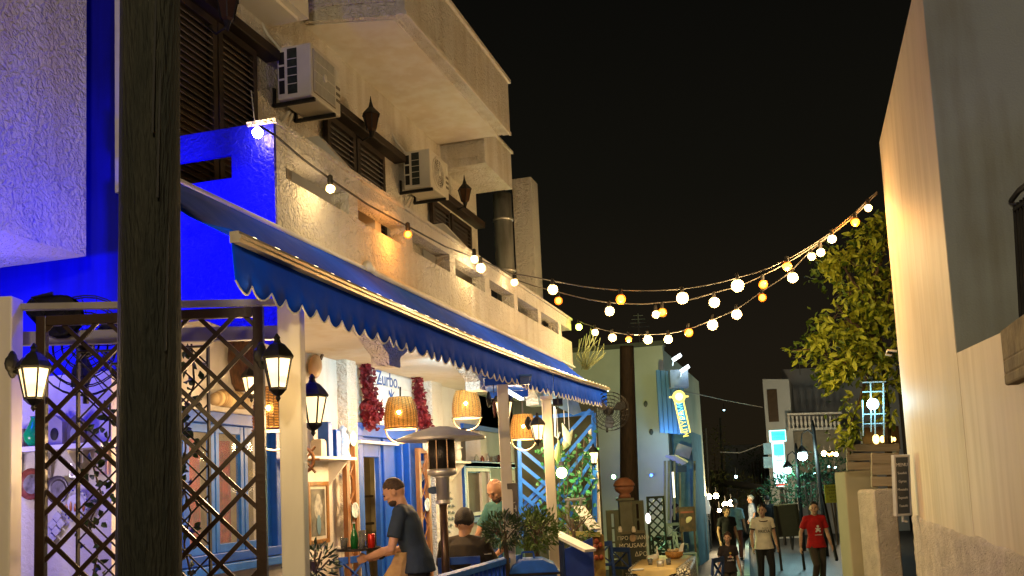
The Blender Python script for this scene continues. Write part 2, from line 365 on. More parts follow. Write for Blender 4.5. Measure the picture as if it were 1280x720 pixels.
# ---- ground floor window with blue frames
def blue_window(y0, y1, z0, z1, n, name='window', glass=None, fm=blue, X=XG):
    b = B(); t = .07
    b.box(X-.1, X+.04, y0-.02, y0+t, z0, z1); b.box(X-.1, X+.04, y1-t, y1+.02, z0, z1)
    b.box(X-.1, X+.05, y0-.06, y1+.06, z0-.07, z0+.01); b.box(X-.1, X+.05, y0-.06, y1+.06, z1-.02, z1+.08)
    w = tbp(b, name, fm, bev=.006)
    for i in range(n):
        a = y0+t+(y1-y0-2*t)*i/n; c = y0+t+(y1-y0-2*t)*(i+1)/n
        b = B(); b.box(X-.07, X-.02, a+.008, a+.06, z0+.01, z1-.02); b.box(X-.07, X-.02, c-.06, c-.008, z0+.01, z1-.02)
        b.box(X-.068, X-.022, a+.06, c-.06, z0+.01, z0+.08); b.box(X-.068, X-.022, a+.06, c-.06, z1-.09, z1-.02)
        b.obj('sash', blue_lt, w, bev=.004)
        b = B(); b.box(X-.05, X-.044, a+.06, c-.06, z0+.08, z1-.09); b.obj('pane', glass, w)
    return w
glass = mat('window glass', (.6, .7, .8), .04, alpha=.10, spec=.6)
blue_window(w1[0], w1[1], zb1, zt1, 3, glass=glass)
b = B(); b.box(XG+.0, XG+.10, w1[0]-.14, w1[1]+.14, 1.07, 1.14); tbp(b, 'window_sill', blue_lt, bev=.006)
# room behind the window: red curtains and pictures
b = B(); b.box(XG-1.4, XG-1.3, 6.2, 13.2, .1, 3.1); b.box(XG-1.3, XG-.25, 6.2, 13.2, .1, .14); b.box(XG-1.3, XG-.25, 9.0, 9.1, .14, 3.1); b.box(XG-1.3, XG-.25, 6.2, 6.3, .14, 3.1);b.box(XG-1.3, XG-.25, 13.1, 13.2, .14, 3.1); b.box(XG-1.4, XG-.25, 6.2, 13.2, 3.1, 3.15); tbp(b, 'room', mat('room wall', (.42, .34, .2), .8))
redc = mat('red cloth', (.34, .03, .02), .8, c2=(.10, .015, .01), ns=9)
for i in range(2):
    b = B(); y0 = w1[0]+.14+i*.46; b.add([(XG-.13-.02*math.sin(k*1.3), y0+k*.032, z) for k in range(12) for z in (1.3, 2.18)], [(2*k, 2*k+2, 2*k+3, 2*k+1) for k in range(11)])
    tag(b.obj('curtain', redc), ('dark red patterned curtain behind the near sash of the blue window', 'red curtain behind the middle sash of the blue window')[i], 'curtain', 'red curtains in the blue window')
# ---- door bay
b = B(); X = XG
b.box(X-.12, X+.05, d1[0], d1[0]+.13, .1, 2.38); b.box(X-.12, X+.05, d1[1]-.13, d1[1], .1, 2.38); b.box(X-.12, X+.07, d1[0]-.05, d1[1]+.05, 2.30, 2.45)
ds = yat(478, XG); b.box(X-.1, X+.03, ds, ds+.34, .1, 2.3)
dr = tbp(b, 'door_frame', blue, bev=.008)
b = B()
for a, c in ((ds+.36, ds+.60), (ds+.60, d1[1]-.14)):
    b.box(X-.04, X+.10, a, a+.05, .1, 2.28); b.box(X-.03, X+.02, a+.05, c, .1, 2.28)
b.obj('door_leaf', blue, dr, bev=.006)
b = B(); y0 = d1[0]+.13; b.box(X-.06, X, y0, y0+.1, .1, 2.3); b.box(X-.06, X, ds-.08, ds, .1, 2.3); b.box(X-.06, X, y0+.1, ds-.08, 2.08, 2.3); b.box(X-.06, X, y0+.1, ds-.08, .1, .3)
b.obj('door_leaf', blue, dr, bev=.006)
b = B(); b.box(X-.1, X+.12, d1[0]-.08, ds+.25, 2.22, 2.25); b.obj('lintel_shelf', white, dr)
# ---- second window: screen with white frame
ww = blue_window(w2[0], w2[1], 1.25, 2.0, 1, glass=mat('insect screen', (.22, .21, .17), .8, bump=.2, bs=200))
b = B(); y0, y1 = yat(583, XG+.02), yat(613, XG+.02)
for bx in ((y0, y0+.05, 1.28, 1.98), (y1-.05, y1, 1.28, 1.98), (y0+.05, y1-.05, 1.28, 1.33), (y0+.05, y1-.05, 1.93, 1.98)): b.box(XG-.01, XG+.03, *bx)
b.obj('screen_frame', white, ww)
b = B(); b.box(XG-.04, XG+.05, w2[0], w2[1], 2.0, 2.06); b.box(XG-.04, XG+.05, w2[0], w2[1], 2.55, 2.62); b.box(XG-.04, XG+.05, w2[1]-.07, w2[1], 2.06, 2.55)
b.obj('transom', blue, ww); b = B(); b.box(XG-.26, XG-.24, w2[0], w2[1], 2.0, 2.62); b.obj('pane', mat('dim pane', (.1,.09,.07), .4), ww)
# jars on the transom
for i in range(6):
    b = B(); y_ = yat(596+i*7, XG); h = rnd(.1, .17); b.lathe([(.03, 0), (.035, .02), (.035, h*.7), (.015, h*.85), (.015, h)], (XG-.02+.03, y_, 2.062), 10)
    tag(b.obj('bottle', mat('bottle glass %d' % (i % 3), ((.5, .55, .5), (.25, .08, .06), (.6, .6, .55))[i % 3], .15, trans=.3), smooth=True), ('clear', 'dark red', 'milky')[i % 3]+' glass bottle, %s from the left of the bottles on the window transom' % ('first', 'second', 'third', 'fourth', 'fifth', 'sixth')[i], 'bottle', 'bottles on the blue window transom')
# ---- flue duct, fin
fd = thing('flue_duct', 'galvanised round flue duct rising beside the far end of the balcony', 'duct', (-3.95, 13.0, 3.45))
b = B(); p = on(630, 300, X=-3.9); b.tube([(p.x, p.y, 3.45), (p.x, p.y, 4.62), (p.x, p.y, 5.9)], .135, 18); b.obj('pipe', mat('zinc', (.42, .42, .38), .45, metal=.5, c2=(.24, .24, .21), ns=4, stretch=(3, 3, .5)), fd, smooth=True)
for z in (4.0, 4.75, 5.5):
    b = B(); b.tube([(p.x, p.y, z), (p.x, p.y, z+.03)], .15, 18); b.obj('clamp_ring', steel, fd, smooth=True)
# ================================================================== AIR CONDITIONERS
def aircon(y0, L, label, square=False, X=XF+.08, z=4.72, H=.56, Dp=.32):
    t = thing('air_conditioner', label, 'air conditioner', (X, y0, z), group='outdoor air conditioner units')
    b = B(); b.box(X, X+Dp, y0, y0+L, z, z+H); b.obj('casing', acwhite, t, bev=.015)
    b = B(); b.box(X+.02, X+.07, y0-.006, y0, z+.05, z+H-.05); b.obj('side_grille', dark, t)
    for k in range(2):
        b = B(); zz = z+.05+(H-.1)*(k+1)/3; b.box(X+.015, X+.075, y0-.012, y0-.006, zz-.008, zz+.008); b.obj('grille_bar', acwhite, t)
    b = B(); b.box(X+.10, X+.19, y0-.006, y0, z+.04, z+H-.03); b.obj('coil_grille', mat('coil', (.03, .04, .035), .5, c2=(.015, .02, .018), ns=40), t)
    for k in range(4):
        b = B(); zz = z+.05+(H-.1)*(k+1)/5; b.box(X+.10, X+.19, y0-.010, y0-.006, zz-.003, zz+.003); b.obj('grille_bar', acwhite, t)
    fx = X+Dp; yc = y0+L*.42; r = H*.42
    if square:
        b = B(); b.box(fx, fx+.003, y0+.04, y0+L*.80, z+.04, z+H-.04); b.obj('square_grille', mat('grille shade', (.20, .16, .09), .7), t)
        for i in range(17): b = B(); yy = y0+.045+i*(L*.80-.05)/16.5; b.box(fx+.003, fx+.009, yy, yy+.006, z+.045, z+H-.045); b.obj('grille_bar', acwhite, t)
        for i in range(5): b = B(); zz = z+.05+i*(H-.1)/4; b.box(fx+.009, fx+.013, y0+.045, y0+L*.79, zz-.003, zz+.003); b.obj('grille_bar', acwhite, t)
    b = B(); b.lathe([(r, 0), (r, .012), (r-.02, .014), (r-.02, .001)], (fx-.002, yc, z+H/2), 28, Matrix(((0,0,1),(1,0,0),(0,1,0)))); square or b.obj('fan_ring', acwhite, t, smooth=False)
    b = B(); b.lathe([(0.001, 0), (r-.02, 0), (r-.02, .002), (.001, .002)], (fx, yc, z+H/2), 28, Matrix(((0,0,1),(1,0,0),(0,1,0)))); square or b.obj('fan_opening', mat('fan shade', (.11, .09, .06), .8), t)
    for rr in [r*.2*i for i in (1.4, 2.1, 2.8, 3.5, 4.2)]:
        b = B(); b.tube([(fx+.012, yc+rr*math.cos(a), z+H/2+rr*math.sin(a)) for a in [i*math.pi/12 for i in range(24)]], .0035, 4, closed=True); square or b.obj('guard_ring', acwhite, t)
    for a in range(12):
        a = a*math.pi/6; b = B(); b.bar((fx+.010, yc+.05*math.cos(a), z+H/2+.05*math.sin(a)), (fx+.010, yc+r*math.cos(a), z+H/2+r*math.sin(a)), .005, .005, (1,0,0)); square or b.obj('guard_spoke', acwhite, t)
    b = B(); b.lathe([(.035, 0), (.035, .012), (.02, .018)], (fx+.008, yc, z+H/2), 14, Matrix(((0,0,1),(1,0,0),(0,1,0)))); b.obj('hub', acwhite, t)
    b = B(); b.box(fx, fx+.006, y0+L*.84, y0+L*.95, z+H-.16, z+H-.06); b.obj('badge', mat('badge', (.75, .72, .62), .4), t)
    for k in range(3):
        b = B(); b.box(fx, fx+.005, y0+L*.84, y0+L*.97, z+.12+k*.06, z+.145+k*.06); b.obj('vent', mat('fan shade', (.2, .17, .12)), t)
    for yy in (y0+.06, y0+L-.12):
        b = B(); b.bar((X-.08, yy, z-.015), (X+Dp-.0, yy, z-.015), .03, .03); b.bar((X-.065, yy, z), (X-.065, yy, z+.3*H), .03, .02, (1,0,0)); b.obj('bracket', black, t)
    b = B(); b.tube([(X+.05, y0+.03, z+H-.04), (X-.05, y0-.05, z+H+.1), (X-.12, y0-.12, z+H+.28), (X-.13, y0-.16, z+H+.36)], .012, 6); b.obj('hose', white, t, smooth=True)
    b = B(); b.tube([(X, y0+.2, z-.02), (X-.07, y0+.2, z-.12), (X-.07, y0+.21, 3.6)], .016, 6); b.tube([(X, y0+.26, z-.02), (X-.07, y0+.27, z-.16), (X-.07, y0+.27, 3.6)], .011, 6); b.obj('pipe', cream, t, smooth=True)
aircon(7.24, .56, square=True, label= 'large beige air conditioner unit with square fan grille near the big roof balcony', z=5.035, H=.47)
aircon(10.03, .60, 'small air conditioner unit with round fan beside the second shutters', z=5.045, H=.44)
# ================================================================== LANTERN PROTOTYPE (wall coach lantern, front = +Y local, hung point at z=0)
def lantern(label, loc, rz, lit=True, sc=1, energy=14, group='black coach lanterns', cat='lantern'):
    t = thing('coach_lantern', label, cat, loc, rz, group)
    def P(b, n, m, **k): return b.obj(n, m, t, world=False, **k)
    b = B(); b.lathe([(.045, 0), (.06, .008), (.05, .02), (.02, .035)], (0, 0, .02), 12, Matrix(((1,0,0),(0,0,1),(0,-1,0))));
    b.ball((0, .01, .02), (.04, .02, .085)); P(b, 'wall_plate', black, smooth=True)
    b = B(); b.tube([(0, .02, -.02), (0, .08, -.05), (0, .14, .03), (0, .17, .10), (0, .17, .06)], .012, 8); b.tube([(0, .05, .0), (0, .09, .05), (0, .12, .01)], .008, 6); P(b, 'arm', black, smooth=True)
    c = .17
    b = B(); b.lathe([(.10, .0), (.105, .012), (.085, .045), (.05, .085), (.025, .10), (.018, .12), (.022, .13), (.005, .155)], (0, c, -.02), 6); P(b, 'lantern_roof', black)
    b = B()
    for k in range(6):
        a = k*math.pi/3; b.bar((.088*math.cos(a), c+.088*math.sin(a), -.02), (.052*math.cos(a), c+.052*math.sin(a), -.19), .009, .009, (math.cos(a), math.sin(a), 0))
    P(b, 'cage', black)
    b = B(); b.lathe([(.056, 0), (.056, -.014), (.03, -.04), (.012, -.05), (.016, -.065), (.003, -.085)], (0, c, -.188), 6); P(b, 'finial', black)
    b = B(); b.lathe([(.049, -.186), (.083, -.022)], (0, c, 0), 6)
    g = P(b, 'glass', mat('lantern pane lit', (1, .9, .7), .3, emit=(1, .72, .36), es=1.6) if lit else mat('lantern pane dark', (.12, .06, .03), .25))
    if lit:
        b = B(); b.ball((0, c, -.09), (.03, .03, .055)); P(b, 'bulb', mat('lantern bulb', (1,1,1), emit=(1, .80, .5), es=60), smooth=True)
        l = light('lantern_light', (0, 0, 0), energy*3.6, WARM, .07); l.parent = t; l.location = (0, c+.02, -.14)
    if sc != 1: t.scale = (sc,)*3
    return t
def upwall_lantern(px, py, label):
    p = on(px, py, X=XF+.22); t = thing('wall_lantern', label, 'lantern', (XF, p.y, p.z), group='unlit wall lanterns on the upper facade')
    b = B(); b.ball((XF+.01, p.y, p.z-.1), (.02, .04, .07)); b.obj('wall_plate', black, t)
    b = B(); b.tube([(XF+.02, p.y, p.z-.1), (XF+.12, p.y, p.z-.2), (XF+.22, p.y, p.z-.16), (XF+.22, p.y, p.z-.1)], .01, 6); b.obj('arm', black, t, smooth=True)
    b = B(); b.lathe([(.03, -.12), (.05, -.1), (.085, .05)], (XF+.22, p.y, p.z), 6); b.obj('glass', mat('brown glass', (.055, .028, .014), .2), t)
    b = B(); b.lathe([(.1, .05), (.085, .07), (.03, .13), (.012, .19), (.003, .25)], (XF+.22, p.y, p.z), 6)
    b.lathe([(.006, -.2), (.02, -.16), (.034, -.12)], (XF+.22, p.y, p.z), 6)
    for k in range(6):
        a = k*math.pi/3; b.bar((XF+.22+.05*math.cos(a), p.y+.05*math.sin(a), p.z-.1), (XF+.22+.087*math.cos(a), p.y+.087*math.sin(a), p.z+.05), .008, .008, (math.cos(a), math.sin(a), 0))
    b.obj('cage', black, t)
upwall_lantern(464, 150, 'unlit brown glass wall lantern above the middle pair of shutters')
upwall_lantern(581, 242, 'unlit brown glass wall lantern over the far shutters, near the flue duct')
upwall_lantern(284, 8, 'unlit brown glass wall lantern over the near shutters, close to the wooden pole')
# ================================================================== AWNING
ya0, ya1 = 4.05, 13.45
aw = thing('awning', 'long blue retractable awning with scalloped white edged valance over the terrace', 'awning', (XB, 8, 3.4))
def awz(u): return 3.39+(2.98-3.39)*u
def adz(y): f_ = min(1, max(0, (y-4)/9.4)); return -(.05*(1-f_)+.22*f_*(1-f_))
def warp(b): b.v = [(x, y, z+adz(y)*min(1, max(0, (x-XB)/(XA-XB)))) for x, y, z in b.v]; return b                       # u: 0 at wall, 1 at bar
xs = [XB+.06, XA]
b = B(); nY, nU = 48, 8; vs = []
for i in range(nY+1):
    y = ya0+(ya1-ya0)*i/nY
    for j in range(nU+1):
        u = j/nU; sag = -.06*math.sin(math.pi*u)+.022*noise.noise(V((y*1.1, u*2, 0)))*(u*2+.3)
        vs.append((xs[0]+(xs[1]-xs[0])*u, y, awz(u)+sag))
fs = [(i*(nU+1)+j, i*(nU+1)+j+1, (i+1)*(nU+1)+j+1, (i+1)*(nU+1)+j) for i in range(nY) for j in range(nU)]
b.add(vs, fs); warp(b).obj('canopy', awn, aw, smooth=True).modifiers.new('t', 'SOLIDIFY').thickness = .004
b = B(); n_ = 14
for i in range(n_+1): b.v += [(XA+dx, ya0+(ya1-ya0)*i/n_, z) for dx, z in ((0, 2.93), (.055, 2.93), (.055, 2.948), (.066, 2.95), (.066, 2.965), (.055, 2.967), (.05, 2.985), (0, 2.985))]
b.f = [(i*8+j, i*8+(j+1) % 8, (i+1)*8+(j+1) % 8, (i+1)*8+j) for i in range(n_) for j in range(8)]+[tuple(range(8))[::-1], tuple(range(n_*8, n_*8+8))]; b.m = [0]*len(b.f)
warp(b).obj('front_bar', mat('bar aluminium', (.62, .55, .42), .3, metal=.5), aw)
b = B(); b.box(XB, XB+.05, 4.3, 14.3, 3.40, 3.425); b.obj('wall_cassette', white, aw, bev=.01)
def valance(y0, y1, nm='valance'):
    n = int(round((y1-y0)/.165)); w = (y1-y0)/n; bb = B(); bb2 = B(); H = .185
    pts = []
    for i in range(n):
        for k in range(6):
            t = k/6; pts.append((y0+w*(i+t), H+.012*noise.noise(V((y0+i*.5, 0, 0)))+.055*math.sin(math.pi*t)**.8))
    pts.append((y1, H)); vs = []
    def wob(y, h): return XA+.012+(.045*noise.noise(V((y*1.3, 0, 0)))+.030*noise.noise(V((y*5, 3, h*3))))*h/.25
    for y, h in pts:
        for f_ in (0, .5, 1): vs.append((wob(y, h*f_), y, 2.93-h*f_))
    k = len(pts); bb.add(vs, [(3*i+j, 3*i+j+1, 3*i+j+4, 3*i+j+3) for i in range(k-1) for j in (0,1)])
    o = warp(bb).obj(nm, awn, aw, smooth=True); o.modifiers.new('t', 'SOLIDIFY').thickness = .003
    bb2.tube([(wob(y, h), y, 2.93-h) for y, h in pts], .0055, 5); warp(bb2).obj('scalloped_piping', awn_edge, o)
valance(ya0, 10.35); valance(10.38, ya1)
for y in (6.9, 10.2): b = B(); b.tube([(XB+.05, y, 3.34), (-2.9, y+.25, 3.06), (XA+.02, y+.05, 2.95+adz(y))], .02, 6); b.obj('folding_arm', steel, aw)
led = mat('led dot', (1,.9,.7), emit=(1, .72, .35), es=7)
for i in range(44):
    b = B(); y = 4.2+i*.21; b.box(XA+.012, XA+.04, y, y+rnd(.03,.07), 2.986, 2.992); warp(b).obj('led_dot', led, aw)
light('awning_strip', (XA+.03, 6.5, 3.03), 8, (1,.78,.45), .05, parent=aw); light('awning_strip', (XA+.03, 9.5, 3.03), 8, (1,.78,.45), .05, parent=aw); light('awning_strip', (XA+.03, 12.2, 3.03), 8, (1,.78,.45), .05, parent=aw)
# ================================================================== TERRACE POSTS
def post(px, ytop, D, label, w=.11, base=.1, head=False):
    p = on(px, ytop, D=D); t = thing('terrace_post', label, 'post', (p.x, p.y, base), group='cream terrace posts')
    b = B(); a = math.atan2(R.y, R.x); A, C = R*w/2, F*w/2
    b.obox((p.x, p.y, (base+p.z)/2), A, C, UP*(p.z-base)/2); b.obj('shaft', cream, t, bev=.008)
    if head: b = B(); b.obox((p.x, p.y, p.z+.02), A*1.25, C*1.25, UP*.02); b.obj('cap', cream, t)
    return p
post(8, 373, 5.5, 'cream post at the left frame edge carrying a lit black lantern', w=.13)
P2 = post(363, 371, 5.45, 'tall cream post under the near end of the awning with a lantern', w=.125)
P3 = post(628, 481, 9.3, 'cream post carrying a small upright wooden sign, under the blue hood', w=.105)
P4 = post(683, 500, 10.8, 'cream post with lit lantern right of the blue hood', w=.105, head=True)
P5 = post(740, 535, 13.4, 'far cream post at the end of the awning with lantern and fan', w=.10)
b = B(); b.bar(on(24, 384, D=5.55), on(350, 378, D=5.45), .05, .035); tag(b.obj('cross_rail', mat('grey rail', (.33, .30, .24), .5)), 'thin grey rail joining the two near terrace posts above the lattice', 'rail')
b = B(); b.bar(on(20, 424, D=5.8), on(352, 416, D=5.75), .05, .08); tag(b.obj('rear_rail', mat('grey rail2', (.30, .28, .28), .5)), 'wide pale rail running behind the lattice tops between the posts', 'rail')
# ================================================================== NEAR LATTICE
def lattice(label, corners_px, D, sp, sw, m, fw=.05, name='lattice_screen', zb=.2, fm=None, dth=.012):
    (x0, x1, yt) = corners_px
    tl = on(x0, yt, D=D); tr = on(x1, yt, D=D); W_ = (V((tr.x, tr.y, 0))-V((tl.x, tl.y, 0))).length; ux = nrm((tr.x-tl.x, tr.y-tl.y, 0)); H = tl.z-zb
    t = thing(name, label, 'lattice screen', (tl.x, tl.y, zb)); o = V((tl.x, tl.y, zb)); nn = ux.cross(UP)
    def pt(u, v, d=0): return o+ux*u+UP*v+nn*d
    for a, c in (((0,0),(0,H)), ((W_,0),(W_,H))):
        b = B(); b.obox((pt(*a)+pt(*c))/2, ux*fw/2, nn*.022, UP*(H/2+fw/2)); b.obj('upright', fm or m, t, bev=.004)
    for v in (0, H):
        b = B(); b.obox(pt(W_/2, v), ux*(W_/2-fw/2), nn*.02, UP*fw/2); b.obj('rail', fm or m, t, bev=.004)
    for sgn, dd in ((1, dth*.55), (-1, -dth*.55)):
        k0 = -H if sgn > 0 else 0; c = k0+sp*.3
        while c < (W_ if sgn > 0 else W_+H):
            # line u = c + sgn*v
            lo, hi = 0, H
            if sgn > 0: lo = max(0, -c); hi = min(H, W_-c)
            else: lo = max(0, c-W_); hi = min(H, c)
            if hi-lo > .04:
                b = B(); b.bar(pt(c+sgn*lo, lo, dd), pt(c+sgn*hi, hi, dd), dth, sw, up=nn.cross(nrm(ux*sgn+UP))); b.obj('slat', m, t)
            c += sp
    return t
lattice('near brown wooden lattice panel hung between the cream posts, behind the pole', (53, 323, 402), 5.42, .25, .024, trel, fw=.055)
# ================================================================== LANTERNS ON POSTS AND WALL
rzc = math.atan2(-F.y, -F.x)-math.pi/2            # local +Y towards the camera
def lant(px, py, D, label, rz, **k):               # px,py = centre of the glass
    p = on(px, py, D=D); off = Matrix.Rotation(rz, 3, 'Z')@V((0, .17, -.1)); s_ = k.get('sc', 1)
    return lantern(label, p-off*s_, rz, **k)
lant(42, 478, 4.3, 'lit black lantern on the cream post at the left frame edge', rzc+1.25, sc=.74, energy=9)
lant(347, 466, 5.0, 'lit black lantern on the tall cream post beside the lattice edge', rzc+.85, sc=.86, energy=10)
lant(391, 512, 5.9, 'lit black lantern hanging just behind the tall cream post, above the ship wheel', rzc+2.2, sc=.92, energy=9)
lant(314, 482, 8.0, 'small lit lantern on the window wall seen through the lattice', rzc+.3, sc=.8, energy=5)
lant(630, 513, 9.8, 'lit lantern half hidden behind the post with the upright wooden sign', rzc+1.2, sc=1.0, energy=6)
lant(672, 540, 10.6, 'brightly lit lantern on the cream post right of the blue hood', rzc+.7, sc=.9, energy=14)
lant(742, 572, 13.1, 'lit lantern on the far cream post below the fan', rzc+.6, sc=.8, energy=14)
t = thing('globe_lamp', 'round glowing lamp hanging before the blue chevron slats', 'lamp', on(702, 591, D=11.4), group=None)
b = B(); b.ball((0, 0, 0), .062, 16, 10); b.obj('globe', mat('globe lit', (1,1,.9), emit=(1, .83, .5), es=12), t, world=False, smooth=True)
b = B(); b.tube([(0, 0, .08), (0, 0, .13)], .03, 8); b.tube([(0, 0, .12), (0, .02, .9)], .004, 5); b.obj('cord', black, t, world=False); light('globe_light', t.location-F*.14, 8, (1, .85, .55), .08)
# ================================================================== WICKER PENDANTS
def pendant(px, py, D, label, ztop, sc=1, dy=0):
    p = on(px, py, D=D); t = thing('wicker_pendant', label, 'pendant lamp', p, group='wicker pendant lamps in the loggia')
    prof = [(.115, .16), (.14, .10), (.158, .02), (.165, -.06), (.158, -.14)]
    def rad(z):
        for (r0, z0), (r1, z1) in zip(prof[:-1], prof[1:]):
            if z1 <= z <= z0: return r0+(r1-r0)*(z0-z)/(z0-z1)
        return prof[-1][0]
    b = B(); n = 24; zz = [.16-.3*i/26 for i in range(27)]
    for i in range(0, 27):                                     # woven bands, alternately in and out
        vs = [((rad(zz[i])+(.005 if (j+i) % 2 else -.003))*math.cos(j*math.pi/n*1), 0, 0) for j in range(1)]
        pts = [((rad(zz[i])+(.006 if (j+i) % 2 else -.004))*math.cos(j*2*math.pi/n), (rad(zz[i])+(.006 if (j+i) % 2 else -.004))*math.sin(j*2*math.pi/n), zz[i]) for j in range(n)]
        b.tube(pts, .0043, 4, closed=True)
    b.obj('woven_shade', wicker, t, world=False)
    b = B()
    for j in range(n):
        a = j*2*math.pi/n; b.tube([(rad(z)*math.cos(a), rad(z)*math.sin(a), z) for z in (.16, .08, 0, -.08, -.14)], .005, 4)
    b.obj('rib', wicker, t, world=False)
    b = B(); b.lathe([(r-.012, z) for r, z in prof], (0,0,0), 24)
    li = b.mesh('lining', True); b.obj('lining', wicker_glow, t, world=False, me=li)
    b = B(); b.tube([(.17*math.cos(a), .17*math.sin(a), -.15) for a in [i*math.pi/12 for i in range(24)]], .009, 6, closed=True)
    b.tube([(.16*math.cos(a)*R.x, .16*math.cos(a)*R.y, -.15-.15*math.sin(a)) for a in [i*math.pi/12 for i in range(13)]], .008, 6); b.obj('handle', mat('cane', (.22, .13, .06), .5), t, world=False, smooth=True)
    b = B(); b.ball((0, 0, 0), .04); b.tube([(0,0,.03),(0,0,.16)], .02, 8); b.obj('bulb', bulbw, t, world=False, smooth=True)
    b = B(); b.ball(-F*.172+V((0,0,-.0)), (.016,.016,.016), 8, 6); b.obj('bulb_peek', bulbw, t, world=False)
    b = B(); b.tube([(0, 0, .16), (.004, 0, ztop-p.z)], .009 if sc == 1 else .005, 6); b.obj('cord', black if px < 550 else wood_dk, t, world=False)
    light('pendant_light', (0,0,0), 90, (1, .63, .30), .1, parent=None).location = p-UP*.24
    t.scale = (sc*1, sc*1, 1)
    return t
pendant(501, 517, 9.9, 'glowing wicker pendant hanging from the corbel beside the painted white board', 2.72)
pendant(583, 506, 11.4, 'glowing wicker pendant between the board wall and the hanging oar', 3.1)
pendant(654, 534, 12.6, 'glowing wicker pendant seen behind the post lantern and blue hood', 3.0)
pendant(342, 512, 7.2, 'glowing wicker pendant half hidden behind the tall cream post', 3.0, sc=.9)
# ================================================================== PATIO HEATER
p0 = on(551, 545, D=9.0); ph = thing('patio_heater', 'tall steel patio heater with wide mushroom hood on bronze tube', 'patio heater', (p0.x, p0.y, .1))
h = p0.z-.02
b = B(); b.lathe([(.405, h-.02), (.41, h), (.25, h+.06), (.08, h+.105), (.02, h+.11), (.02, h+.10), (.25, h+.04), (.40, h-.01)], (p0.x, p0.y, 0), 36); b.obj('hood', steel, ph, smooth=False)
b = B(); b.lathe([(.125, h-.28), (.125, h-.02)], (p0.x, p0.y, 0), 24); b.obj('burner_screen', mat('burner mesh', (.05,.045,.04), .35, metal=.8, bump=.5, bs=120), ph, smooth=True)
for k in range(8):
    a = k*math.pi/4; b = B(); b.box(-.005, .005, -.005, .005, 0, .28); b.v = [(x+p0.x+.127*math.cos(a), y+p0.y+.127*math.sin(a), z+h-.29) for x, y, z in b.v]; b.obj('screen_strut', bronze, ph)
b = B(); b.lathe([(.08, h-.35), (.135, h-.33), (.135, h-.28), (.125, h-.279)], (p0.x, p0.y, 0), 24); b.lathe([(.060, h-.56), (.062, h-.36), (.08, h-.35)], (p0.x, p0.y, 0), 24); b.obj('burner_housing', steel, ph, smooth=True)
b = B(); b.lathe([(.045, h-.6), (.07, h-.59), (.07, h-.56)], (p0.x, p0.y, 0), 20); b.obj('collar', steel, ph)
b = B(); b.tube([(p0.x, p0.y, .5), (p0.x, p0.y, h-.59)], .038, 16); b.obj('tube', bronze, ph, smooth=True)
b = B(); b.lathe([(.24, .1), (.24, .16), (.2, .2), (.2, .75), (.15, .8), (.04, .82)], (p0.x, p0.y, 0), 24); b.obj('gas_bottle_cover', steel, ph, smooth=True)
b = B(); k_ = V((p0.x, p0.y, h-.47))-R*.085; b.lathe([(.03, -.02), (.035, 0), (.03, .025), (.01, .03)], k_, 12, Matrix(((R.x, 0, -R.x), (R.y, 0, -R.y), (0, 1, 0)))); b.obj('control_knob', mat('knob blue', (.05,.1,.2), .4), ph)
# ================================================================== WALL BOARD, BOUGAINVILLEA, SHELVES
yb0, yb1 = yat(467, XG+.03), yat(518, XG+.03)
sg = thing('painted_board', 'white plank board above the door with blue hand lettering and olive twig', 'sign', (XG+.03, yb0, 2.5))
pb = mat('white board paint', (.70, .74, .74), .5, c2=(.62, .66, .66))
zb0, zb1 = 2.47, 3.07; n = 4
for i in range(n):
    b = B(); b.box(XG+.015, XG+.035, yb0, yb1, zb0+(zb1-zb0)*i/n+.004, zb0+(zb1-zb0)*(i+1)/n); b.obj('plank', pb, sg)
ink = mat('blue ink', (.02, .10, .35), .5)
zx = on(485, 466, X=XG+.04); text('Zurbo.', 'lettering', (XG+.038, zx.y, zx.z-.09), (0,1,0), (0,0,1), .24, ink, sg)
zx = on(474, 470, X=XG+.04); text('TO', 'lettering', (XG+.038, zx.y+.02, zx.z-.04), (0,1,0), (0,0,1), .06, ink, sg)
zx = on(479, 518, X=XG+.04); text('Ego', 'lettering', (XG+.038, zx.y, zx.z), (0,1,0), (0,0,1), .13, mat('grey ink', (.15,.17,.2)), sg)
b = B(); q = on(489, 495, X=XG+.04); s_ = .16
b.tube([(q.x, q.y, q.z-.16), (q.x, q.y-.01, q.z-.02), (q.x, q.y+.1, q.z+.06)], [.012, .014, .004], 5); b.tube([(q.x, q.y-.01, q.z-.02), (q.x, q.y-.06, q.z+.06), (q.x, q.y-.07, q.z+.0)], [.012, .007, .003], 5); b.tube([(q.x, q.y-.01, q.z-.02), (q.x, q.y+.02, q.z+.09)], [.01, .003], 5)
b.obj('painted_twig', ink, sg)
def bougain(pts, label, n=520, r=.10):
    t = thing('bougainvillea', label, 'climbing plant', pts[0], group='red bougainvillea beside the door board'); b = B()
    for i in range(n):
        k = rnd(0, len(pts)-1.001); a, c = pts[int(k)], pts[int(k)+1]; p = a+(c-a)*(k-int(k)); rr = r*(.7+.5*noise.noise(p*6))
        p = p+V((rnd(-.02, .09), rnd(-rr, rr), rnd(-rr, rr)*.6)); d = rdir(); d.x = abs(d.x); b.leaf(p, d, rdir(), rnd(.04, .07), rnd(.04, .06))
    tag(b.obj('blossoms', red_l, t), kind='stuff')
    b = B(); b.tube([p+V((.02, .01*i, 0)) for i, p in enumerate(pts)], .008, 5); b.obj('stem', bark, t)
g = lambda a, c: on(a, c, X=XG+.06)
bougain([g(452, 448), g(454, 470), g(456, 490), g(458, 506), g(456, 520), g(459, 530)], 'red bougainvillea hanging left of the painted board', r=.13, n=800)
bougain([g(466, 506), g(468, 517), g(464, 525)], 'small tuft of red bougainvillea under the painted board', n=130, r=.07)
